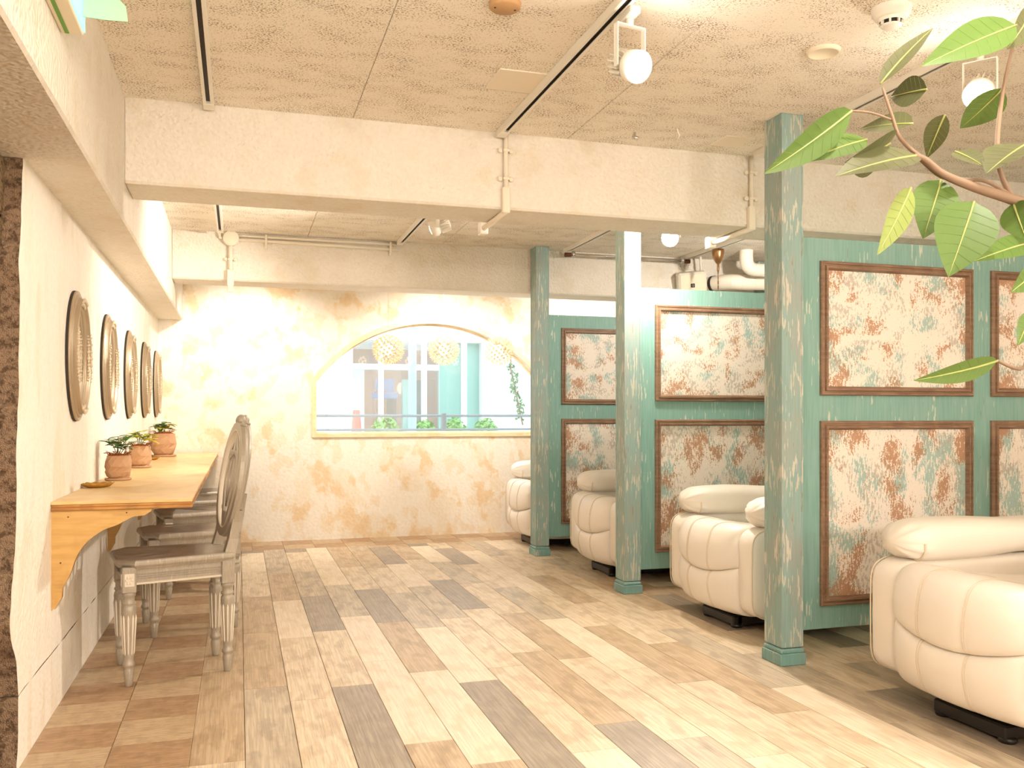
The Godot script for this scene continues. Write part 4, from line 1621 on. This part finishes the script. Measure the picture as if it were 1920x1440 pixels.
	obj("sensor_cap", st, M.white_metal, t)
	st = st_new()
	lathe(st, [Vector2(0.03, -0.056), Vector2(0.03, -0.034)], 24)
	obj("sensor_gap", st, M.slot, t)
	for q in [["smooth square patch in the pitted ceiling beside the centre track", 1.045, 3.345, 0.105, "hatch"], ["smooth square patch in the pitted ceiling close to the nearest teal post", 2.25, 3.78, 0.075, "hatch"]]:
		st = st_new()
		box(st, Vector3(-q[3], -0.004, -q[3]), Vector3(q[3], 0.004, q[3]), 0.002)
		o = obj("ceiling_hatch", st, M.smooth_patch)
		o.position = V(q[1], HC, q[2])
		tag(o, q[0], q[4])
	t = thing("sprinkler_head", "small chrome sprinkler stub poking from the ceiling", "sprinkler", V(1.751, HC, 3.798))
	st = st_new()
	tube(st, [Vector3(0, 0, 0), Vector3(0, -0.02, 0.0)], 0.006, 10)
	obj("stub", st, M.chrome, t)
	st = st_new()
	tube(st, [Vector3(-0.012, -0.018, 0), Vector3(0.012, -0.03, 0.01)], 0.010, 12)
	obj("nozzle", st, M.chrome, t)
	t = thing("ceiling_hook", "small white hook screwed into the ceiling before the middle beam", "hook", V(1.914, HC, 3.69))
	st = st_new()
	tube(st, curve([Vector3(0, 0, 0), Vector3(0.002, -0.014, 0), Vector3(0.010, -0.03, 0), Vector3(0.004, -0.042, 0)], 4), 0.003, 6)
	obj("hook", st, M.white_metal, t)
	# chrome rail between two far tracks
	t = thing("chrome_rail", "chrome curtain rail with brown end caps hanging between the far tracks", "rail", V(2.46, HC - 0.045, 6.585))
	st = st_new()
	tube(st, [Vector3(0.02, 0, 0), Vector3(1.03, 0, 0)], 0.013, 12)
	obj("tube", st, M.chrome, t)
	for x in [0.05, 1.0]:
		st = st_new()
		cushion(st, Vector3(x, 0.005, 0), Vector3(0.016, 0.026, 0.024), 0.8, 0.8, 12, 8)
		obj("bracket", st, M.chrome, t)
	for x in [[-0.02, 0.03], [1.02, 1.065]]:
		st = st_new()
		tube(st, [Vector3(x[0], -0.004, 0), Vector3(x[1], -0.002, 0)], 0.017, 12)
		obj("end_cap", st, M.brown_cap, t)
	# canopy and twisted cord of a pendant that hangs down behind the second screen
	t = thing("bronze_pendant", "bronze cup canopy with twisted brown cord over the far booth", "pendant lamp", V(3.52, HC - 0.031, 6.12))
	st = st_new()
	lathe(st, [Vector2(0.001, 0.0), Vector2(0.046, 0.0), Vector2(0.048, -0.02), Vector2(0.040, -0.065), Vector2(0.022, -0.10), Vector2(0.009, -0.115), Vector2(0.009, -0.16), Vector2(0.004, -0.175), Vector2(0.001, -0.176)], 24)
	obj("canopy", st, M.bronze, t)
	st = st_new()
	for k in 2:
		var line := []
		for i in 60:
			var a := i * 0.9 + PI * k
			line.append(Vector3(0.0022 * cos(a), -0.17 - 0.011 * i, 0.0022 * sin(a)))
		tube(st, line, 0.0026, 5, false)
	obj("twisted_cord", st, M.cord, t)
	st = st_new()
	lathe(st, [Vector2(0.001, -0.81), Vector2(0.012, -0.81), Vector2(0.016, -0.83), Vector2(0.05, -0.87), Vector2(0.10, -0.96), Vector2(0.098, -0.96), Vector2(0.048, -0.872), Vector2(0.001, -0.85)], 24)
	obj("shade", st, M.bronze, t)
	# wall speaker
	t = thing("wall_speaker", "white box loudspeaker with a small dark badge on the far beam", "speaker", V(3.56, 2.14, 6.62))
	t.rotation = Vector3(0.25, -0.25, 0.10)
	st = st_new()
	box(st, Vector3(-0.115, -0.17, -0.055), Vector3(0.115, 0.125, 0.06), 0.012)
	obj("cabinet", st, M.white_metal, t)
	st = st_new()
	box(st, Vector3(-0.102, -0.158, 0.05), Vector3(0.102, 0.113, 0.064), 0.003)
	var g := obj("grille", st, M.cream_plastic, t)
	st = st_new()
	box(st, Vector3(-0.018, 0.004, 0.062), Vector3(0.014, 0.036, 0.068), 0.002)
	var bd := obj("badge", st, M.slot, t)
	st = st_new()
	ring(st, 0.007, 0.007, [Vector2(-0.002, 0.0), Vector2(0, 0.0015), Vector2(0.002, 0.0)], 16, Transform3D(Basis(), Vector3(-0.002, 0.020, 0.0685)))
	obj("badge_ring", st, M.chrome, bd)
	st = st_new()
	tube(st, [Vector3(0.09, 0.12, -0.02), Vector3(0.09, 0.24, -0.02)], 0.01, 10)
	obj("mount", st, M.white_metal, t)
	# wrapped pipes
	t = thing("wrapped_pipe", "white tape-wrapped pipe bending down from the ceiling by the far beam", "pipe", V(3.84, HC, 6.24), 0.0, "wrapped pipes")
	st = st_new()
	var path := curve([Vector3(0, 0, 0), Vector3(0, -0.07, 0), Vector3(0.015, -0.125, 0), Vector3(0.07, -0.15, 0), Vector3(0.2, -0.15, 0.0), Vector3(0.56, -0.15, 0.0)], 5)
	tube(st, path, 0.052, 20)
	obj("insulation", st, M.pipe, t)
	for i in range(2, path.size() - 1, 3):
		st = st_new()
		var dd: Vector3 = (path[i + 1] - path[i - 1]).normalized()
		tube(st, [path[i] - dd * 0.004, path[i] + dd * 0.004], 0.0545, 20, false)
		obj("tape_lap", st, M.conduit, t)
	t = thing("wrapped_pipe", "thick white wrapped pipe coming through the far beam behind the speaker", "pipe", V(3.72, 2.17, 6.695), 0.0, "wrapped pipes")
	st = st_new()
	path = curve([Vector3(0, 0, -0.01), Vector3(0.02, 0.0, 0.10), Vector3(0.09, 0.0, 0.24), Vector3(0.20, -0.005, 0.285), Vector3(0.42, 0.0, 0.29), Vector3(0.69, 0.0, 0.29)], 5)
	tube(st, path, 0.062, 20)
	obj("insulation", st, M.pipe, t)
	st = st_new()
	tube(st, [path[5], path[6]], 0.066, 20, false)
	obj("black_band", st, M.slot, t)
	for i in range(8, path.size() - 1, 3):
		st = st_new()
		var dd: Vector3 = (path[i + 1] - path[i - 1]).normalized()
		tube(st, [path[i] - dd * 0.004, path[i] + dd * 0.004], 0.0645, 20, false)
		obj("tape_lap", st, M.conduit, t)
	# lit sign on the left beam
	t = thing("exit_sign", "lit green and white emergency sign on the left beam", "sign", V(-0.45, 2.09, 2.61))
	st = st_new()
	box(st, Vector3(0.0, 0.0, 0.0), Vector3(0.055, 0.26, 0.30), 0.003)
	obj("housing", st, M.cream_plastic, t)
	st = st_new()
	box(st, Vector3(0.012, -0.002, 0.01), Vector3(0.022, 0.001, 0.29))
	obj("green_stripe", st, mat(Color8(96, 150, 44), 0.5), t)
	st = st_new()
	box(st, Vector3(0.054, 0.006, 0.006), Vector3(0.060, 0.25, 0.294), 0.001)
	obj("lit_face", st, glow(Color(0.55, 1.0, 0.78), 1.3), t)
	var lamp := OmniLight3D.new()
	lamp.name = "sign_light"
	t.add_child(lamp)
	lamp.position = Vector3(0.10, 0.06, 0.15)
	lamp.light_color = Color(0.5, 1.0, 0.75)
	lamp.light_energy = 0.003
	lamp.light_size = 0.05
	lamp.shadow_enabled = true
	st = st_new()
	var poly := PackedVector2Array([Vector2(0.062, 0.03), Vector2(0.062, 0.14), Vector2(0.10, 0.13), Vector2(0.165, 0.07), Vector2(0.17, 0.03), Vector2(0.11, 0.028)])
	extrude(st, poly, 0.05, 0.054)
	var fl := mat(Color(0.74, 0.86, 0.74, 0.7), 0.3)
	fl.transparency = BaseMaterial3D.TRANSPARENCY_ALPHA
	obj("plastic_flap", st, fl, t)

# ------------------------------------------------------------------ the rubber plant in the foreground
var ficus_leaves := [
	[Vector3(0.981, 1.591, -1.269), Vector3(0.796, 1.464, -1.242), 0.055, 0.5, 0],
	[Vector3(1.039, 1.558, -1.304), Vector3(0.883, 1.496, -1.268), 0.041, 0.6, 0],
	[Vector3(1.056, 1.543, -1.267), Vector3(0.932, 1.488, -1.221), 0.056, 0.9, 2],
	[Vector3(1.088, 1.516, -1.237), Vector3(0.891, 1.454, -1.192), 0.045, 0.9, 2],
	[Vector3(1.137, 1.595, -1.305), Vector3(1.102, 1.612, -1.4), 0.034, 1.0, 2],
	[Vector3(1.068, 1.658, -1.305), Vector3(1.2, 1.781, -1.328), 0.032, 0.7, 2],
	[Vector3(1.161, 1.656, -1.298), Vector3(1.155, 1.671, -1.383), 0.053, 0.4, 2],
	[Vector3(1.294, 1.76, -1.236), Vector3(1.064, 1.65, -1.202), 0.067, 0.4, 0],
	[Vector3(1.355, 1.804, -1.26), Vector3(1.271, 1.715, -1.233), 0.042, 0.6, 2],
	[Vector3(1.062, 1.457, -1.224), Vector3(0.981, 1.339, -1.206), 0.041, 0.5, 1],
	[Vector3(1.139, 1.48, -1.242), Vector3(1.095, 1.377, -1.234), 0.078, 0.2, 0],
	[Vector3(1.146, 1.429, -1.177), Vector3(1.076, 1.301, -1.157), 0.101, 0.1, 0],
	[Vector3(1.279, 1.373, -1.178), Vector3(1.113, 1.325, -1.145), 0.041, 0.5, 0],
	[Vector3(1.182, 1.17, -1.166), Vector3(0.98, 1.134, -1.123), 0.035, 0.5, 0],
	[Vector3(1.262, 1.322, -1.163), Vector3(1.187, 1.279, -1.144), 0.039, 0.4, 0],
	[Vector3(1.234, 1.249, -1.15), Vector3(1.197, 1.193, -1.141), 0.03, 0.4, 0],
	[Vector3(1.24, 1.437, -1.19), Vector3(1.228, 1.367, -1.152), 0.054, 0.3, 0],
	[Vector3(1.176, 1.605, -1.272), Vector3(1.175, 1.541, -1.314), 0.041, 0.4, 2],
	[Vector3(1.278, 1.541, -1.199), Vector3(1.165, 1.475, -1.171), 0.054, 0.9, 2],
	[Vector3(1.177, 1.534, -1.251), Vector3(1.177, 1.492, -1.188), 0.028, 0.9, 2],
	[Vector3(1.321, 1.673, -1.291), Vector3(1.309, 1.626, -1.378), 0.058, 0.6, 0],
	[Vector3(1.317, 1.401, -1.167), Vector3(1.331, 1.304, -1.11), 0.08, 0.3, 0],
	[Vector3(1.334, 1.482, -1.162), Vector3(1.402, 1.553, -1.141), 0.071, 0.5, 0],
	[Vector3(1.306, 1.218, -1.118), Vector3(1.247, 1.114, -1.105), 0.069, 0.3, 0],
	[Vector3(1.356, 1.339, -1.103), Vector3(1.389, 1.263, -1.04), 0.078, 0.3, 0],
	[Vector3(1.44, 1.449, -1.181), Vector3(1.578, 1.499, -1.192), 0.083, 0.4, 2],
	[Vector3(1.396, 1.594, -1.247), Vector3(1.411, 1.709, -1.295), 0.076, 0.4, 0],
]
var main_branch := [Vector3(1.382, 1.271, -1.105), Vector3(1.35, 1.366, -1.136), Vector3(1.283, 1.417, -1.167), Vector3(1.24, 1.442, -1.19), Vector3(1.18, 1.462, -1.208), Vector3(1.129, 1.484, -1.224), Vector3(1.099, 1.509, -1.233), Vector3(1.082, 1.516, -1.238)]
var twig_a := [Vector3(1.244, 1.444, -1.189), Vector3(1.205, 1.475, -1.211), Vector3(1.174, 1.48, -1.231), Vector3(1.131, 1.483, -1.234), Vector3(1.098, 1.511, -1.244)]
var twig_b := [Vector3(1.099, 1.507, -1.233), Vector3(1.082, 1.552, -1.27), Vector3(1.073, 1.598, -1.283), Vector3(1.072, 1.651, -1.304)]
var twig_c := [Vector3(1.24, 1.441, -1.19), Vector3(1.239, 1.517, -1.222), Vector3(1.305, 1.661, -1.275), Vector3(1.327, 1.766, -1.268)]
var twig_d := [Vector3(1.35, 1.366, -1.136), Vector3(1.291, 1.272, -1.143), Vector3(1.236, 1.236, -1.15), Vector3(1.224, 1.16, -1.153), Vector3(1.182, 1.17, -1.166)]
var petiole_a := [Vector3(1.073, 1.589, -1.283), Vector3(1.027, 1.594, -1.276), Vector3(0.981, 1.591, -1.269)]

func build_ficus() -> void:
	var t := thing("rubber_plant", "leafy rubber plant with arching branch in the right foreground", "plant", V(1.42, 0, 1.10))
	var at := t.position
	var st := st_new()
	lathe(st, [Vector2(0.001, 0.0), Vector2(0.12, 0.0), Vector2(0.13, 0.01), Vector2(0.165, 0.27), Vector2(0.172, 0.29), Vector2(0.172, 0.31), Vector2(0.155, 0.31), Vector2(0.15, 0.27), Vector2(0.001, 0.268)], 32)
	obj("pot", st, M.terracotta, t)
	st = st_new()
	cushion(st, Vector3(0, 0.268, 0), Vector3(0.148, 0.015, 0.148), 0.6, 1, 24, 6)
	obj("soil", st, M.mortar, t)
	st = st_new()
	tube(st, curve([Vector3(0, 0.26, 0), Vector3(0.02, 0.6, 0.01), Vector3(-0.02, 0.95, 0.0), main_branch[0] - at], 6), [0.018, 0.018, 0.018, 0.018, 0.017, 0.017, 0.017, 0.017, 0.016, 0.016, 0.016, 0.016, 0.015, 0.015, 0.015, 0.014, 0.014, 0.013, 0.013], 10)
	obj("trunk", st, M.bark, t)
	for q in [[main_branch, 0.013, 0.004], [twig_a, 0.0035, 0.002], [twig_b, 0.004, 0.0025], [twig_c, 0.005, 0.003], [twig_d, 0.006, 0.0025], [petiole_a, 0.002, 0.002]]:
		var pts := []
		for p in q[0]:
			pts.append(p - at)
		var line := curve(pts, 5)
		var rad := []
		for i in line.size():
			rad.append(lerpf(q[1], q[2], float(i) / (line.size() - 1)))
		st = st_new()
		tube(st, line, rad, 8)
		obj("branch", st, M.bark, t)
	var eye := Vector3(0, 1.08, 0)
	rng.seed = 4
	for lf in ficus_leaves:
		var b: Vector3 = lf[0]
		var e: Vector3 = lf[1]
		var l := b.distance_to(e)
		var dir := (e - b).normalized()
		var to_eye := (eye - b).normalized()
		var n := (to_eye - dir * to_eye.dot(dir)).normalized().rotated(dir, lf[3] * (1.0 if rng.randf() < 0.5 else -1.0))
		var w: float = lf[2] / maxf(cos(lf[3]), 0.5)
		var droop := 0.10
		var o := put("leaf", leaf_shape(l, w, 0.22, droop), [M.leaf, M.leaf_young, M.leaf_dark][lf[4]], t)
		aim(o, dir + n * droop, n)
		o.position = b - at
		st = st_new()
		var mid := []
		for i in 9:
			var q := i / 8.0
			mid.append(Vector3(0, -droop * l * q * q + 0.0006, l * q * 0.98))
		tube(st, mid, [0.0019, 0.0018, 0.0017, 0.0015, 0.0013, 0.0011, 0.0009, 0.0007, 0.0004], 6)
		obj("midrib", st, M.rib, o)
		st = st_new()
		for i in range(1, 8):
			var q := i / 9.0 + 0.03
			var hw := w * 0.5 * pow(sin(PI * pow(q + 0.1, 0.82)), 0.8) * (1.0 - 0.25 * q * q)
			for sd in [-1.0, 1.0]:
				var vein := []
				for k in 4:
					var f := k / 3.0
					var qq := q + 0.10 * f
					vein.append(Vector3(sd * hw * 0.93 * f, 0.22 * hw * 0.93 * f - droop * l * qq * qq + 0.0004, l * qq))
				tube(st, vein, 0.0002, 4, false)
		obj("side_veins", st, M.vein, o).set_meta("kind", "stuff")

# ------------------------------------------------------------------ the street beyond the window
func leaf_ball(st: SurfaceTool, c: Vector3, h: Vector3, n: int, sz: float) -> void:
	for i in n:
		var v := Vector3(rng.randfn(), absf(rng.randfn()) * 1.2 - 0.3, rng.randfn()).normalized() * rng.randf_range(0.75, 1.05)
		var p := c + v * h
		var a := Vector3(rng.randfn(), rng.randfn(), rng.randfn()).normalized()
		var b := a.cross(v).normalized()
		a = b.cross(v.normalized()).normalized().lerp(v, 0.35)
		st.set_smooth_group(-1)
		quad(st, p - b * sz * 0.4, p + a * sz * 0.6 - b * sz * 0.1, p + b * sz * 0.4 + a * sz * 0.2, p - a * sz * 0.5)

func build_street() -> void:
	var G := 0.45
	var st := st_new()
	box(st, V(-6, -0.3, 30), V(12, G, DF + 0.18))
	structure(obj("pavement", st, mat(Color8(214, 212, 206), 0.9)), "pale pavement outside the arched window")
	# building across the street
	var white := mat(Color8(236, 238, 236), 0.7)
	var teal := mat(Color8(128, 178, 166), 0.4)
	var pale := mat(Color8(196, 222, 222), 0.4)
	var wood := mat(Color8(138, 86, 46), 0.6)
	var dark := mat(Color8(46, 38, 34), 0.6)
	var blue := mat(Color8(54, 108, 176), 0.6)
	var t := thing("shop_building", "white and teal shopfront building across the street", "building", V(2.2, G, 12.4))
	var B := func(called: String, m: Material, x0: float, x1: float, y0: float, y1: float, d0: float, d1: float) -> MeshInstance3D:
		var s := st_new()
		box(s, Vector3(x0 - 2.2, y0 - G, -(d1 - 12.4)), Vector3(x1 - 2.2, y1 - G, -(d0 - 12.4)), 0.004)
		return obj(called, s, m, t)
	B.call("wall", white, -3.0, 1.16, G, 5.0, 12.3, 12.6)
	B.call("column", white, 1.16, 1.46, G, 5.0, 12.1, 12.5)
	B.call("wall", white, 3.30, 8.0, G, 5.0, 12.3, 12.6)
	B.call("fascia", white, 1.46, 3.30, 2.12, 5.0, 12.3, 12.6)
	B.call("beam", pale, 1.46, 2.70, 1.72, 1.80, 12.35, 12.5)
	B.call("teal_panel", teal, 2.70, 3.02, G, 2.12, 12.42, 12.5)
	B.call("teal_panel", teal, 3.03, 3.30, G, 2.12, 12.46, 12.5)
	for x in [1.86, 2.46, 3.03]:
		B.call("mullion", white, x - 0.028, x + 0.028, G, 2.2, 12.2, 12.34)
	B.call("curtain", pale, 1.46, 1.68, G, 1.75, 12.6, 12.62)
	B.call("timber_panel", wood, 1.66, 1.80, G, 1.66, 12.7, 12.8)
	B.call("timber_panel", wood, 2.54, 2.72, G, 1.60, 12.7, 12.8)
	B.call("timber_panel", wood, 1.88, 2.04, G, 1.45, 12.9, 13.0)
	B.call("signboard", blue, 1.90, 2.16, 1.34, 1.62, 13.0, 13.05)
	B.call("signboard", blue, 1.60, 2.2, 1.33, 1.42, 12.86, 12.9)
	B.call("doorway", dark, 1.98, 2.22, G, 1.34, 13.1, 13.15)
	B.call("doorway", dark, 2.34, 2.56, G, 1.60, 12.8, 12.85)
	B.call("door_frame", teal, 2.22, 2.32, G, 1.60, 12.6, 12.7)
	B.call("back_wall", wood, 1.2, 3.4, G, 2.3, 14.0, 14.1)
	B.call("inner_ceiling", pale, 1.3, 3.3, 2.12, 2.2, 12.6, 14.0)
	for x in [[1.47, 1.83], [1.89, 2.43], [2.49, 2.69]]:
		B.call("pane", M.glass, x[0], x[1], G, 2.1, 12.30, 12.306)
	# street furniture
	t = thing("guard_rail", "grey tubular guard rail outside the arched window", "railing", V(2.0, G, 9.0))
	st = st_new()
	tube(st, [Vector3(-3.5, 1.083 - G, 0), Vector3(3.5, 1.083 - G, 0)], 0.014, 10)
	obj("top_rail", st, mat(Color8(120, 132, 140), 0.4, 0.4), t)
	st = st_new()
	tube(st, [Vector3(-3.5, 0.942 - G, 0), Vector3(3.5, 0.942 - G, 0)], 0.012, 10)
	obj("lower_rail", st, mat(Color8(120, 132, 140), 0.4, 0.4), t)
	for x in [-1.35, 0.01, 1.36]:
		st = st_new()
		box(st, Vector3(x - 0.025, 0, -0.02), Vector3(x + 0.025, 1.11 - G, 0.02), 0.004)
		obj("post", st, mat(Color8(120, 132, 140), 0.4, 0.4), t)
	st = st_new()
	lathe(st, [Vector2(0.05, 0), Vector2(0.05, 4.5)], 16)
	var o := obj("street_pole", st, mat(Color8(150, 172, 196), 0.5))
	o.position = V(1.985, G, 10.6)
	tag(o, "blue grey street pole standing outside the arched window", "pole")
	t = thing("traffic_cone", "faded red traffic cone on the pavement outside", "cone", V(1.37, G, 11.0))
	st = st_new()
	box(st, Vector3(-0.12, 0, -0.12), Vector3(0.12, 0.03, 0.12), 0.01)
	obj("base", st, mat(Color8(206, 96, 84), 0.6), t)
	st = st_new()
	lathe(st, [Vector2(0.095, 0.03), Vector2(0.045, 0.68), Vector2(0.04, 0.70), Vector2(0.001, 0.70)], 20)
	obj("cone", st, mat(Color8(222, 110, 96), 0.6), t)
	rng.seed = 12
	var bush := mat(Color8(112, 172, 76), 0.6)
	bush.backlight_enabled = true
	bush.backlight = Color(0.2, 0.3, 0.08)
	for q in [["round green bush left of the blue grey pole outside", 1.70, 0.19, 1.07], ["round green bush just right of the blue grey pole outside", 2.19, 0.17, 1.03], ["green bush behind the guard rail post outside", 2.57, 0.18, 1.06], ["green bush at the right end of the row outside", 2.97, 0.18, 1.05]]:
		t = thing("bush", q[0], "bush", V(q[1], G, 10.9), 0.0, "bushes outside the window")
		st = st_new()
		var hh: float = (q[3] - G) / 2
		leaf_ball(st, Vector3(0, hh, 0), Vector3(q[2], hh, 0.2), 700, 0.055)
		obj("foliage", st, bush, t).set_meta("kind", "stuff")
		st = st_new()
		tube(st, [Vector3(0, 0, 0), Vector3(0, hh, 0)], 0.02, 8)
		obj("stem", st, M.bark, t)
	t = thing("climbing_vine", "thin green vine hanging down the white wall outside", "vine", V(3.80, G, 12.2))
	st = st_new()
	for k in 9:
		leaf_ball(st, Vector3(0.03 * sin(k * 1.3) + 0.02 * k - 0.1, 1.75 - G - 0.09 * k, 0), Vector3(0.06, 0.08, 0.04), 26, 0.05)
	obj("foliage", st, mat(Color8(96, 140, 84), 0.6), t).set_meta("kind", "stuff")
	st = st_new()
	tube(st, [Vector3(-0.1, 3.2, 0), Vector3(-0.1, 1.75 - G, 0), Vector3(0.08, 0.95 - G, 0)], 0.012, 6)
	obj("stem", st, M.bark, t)
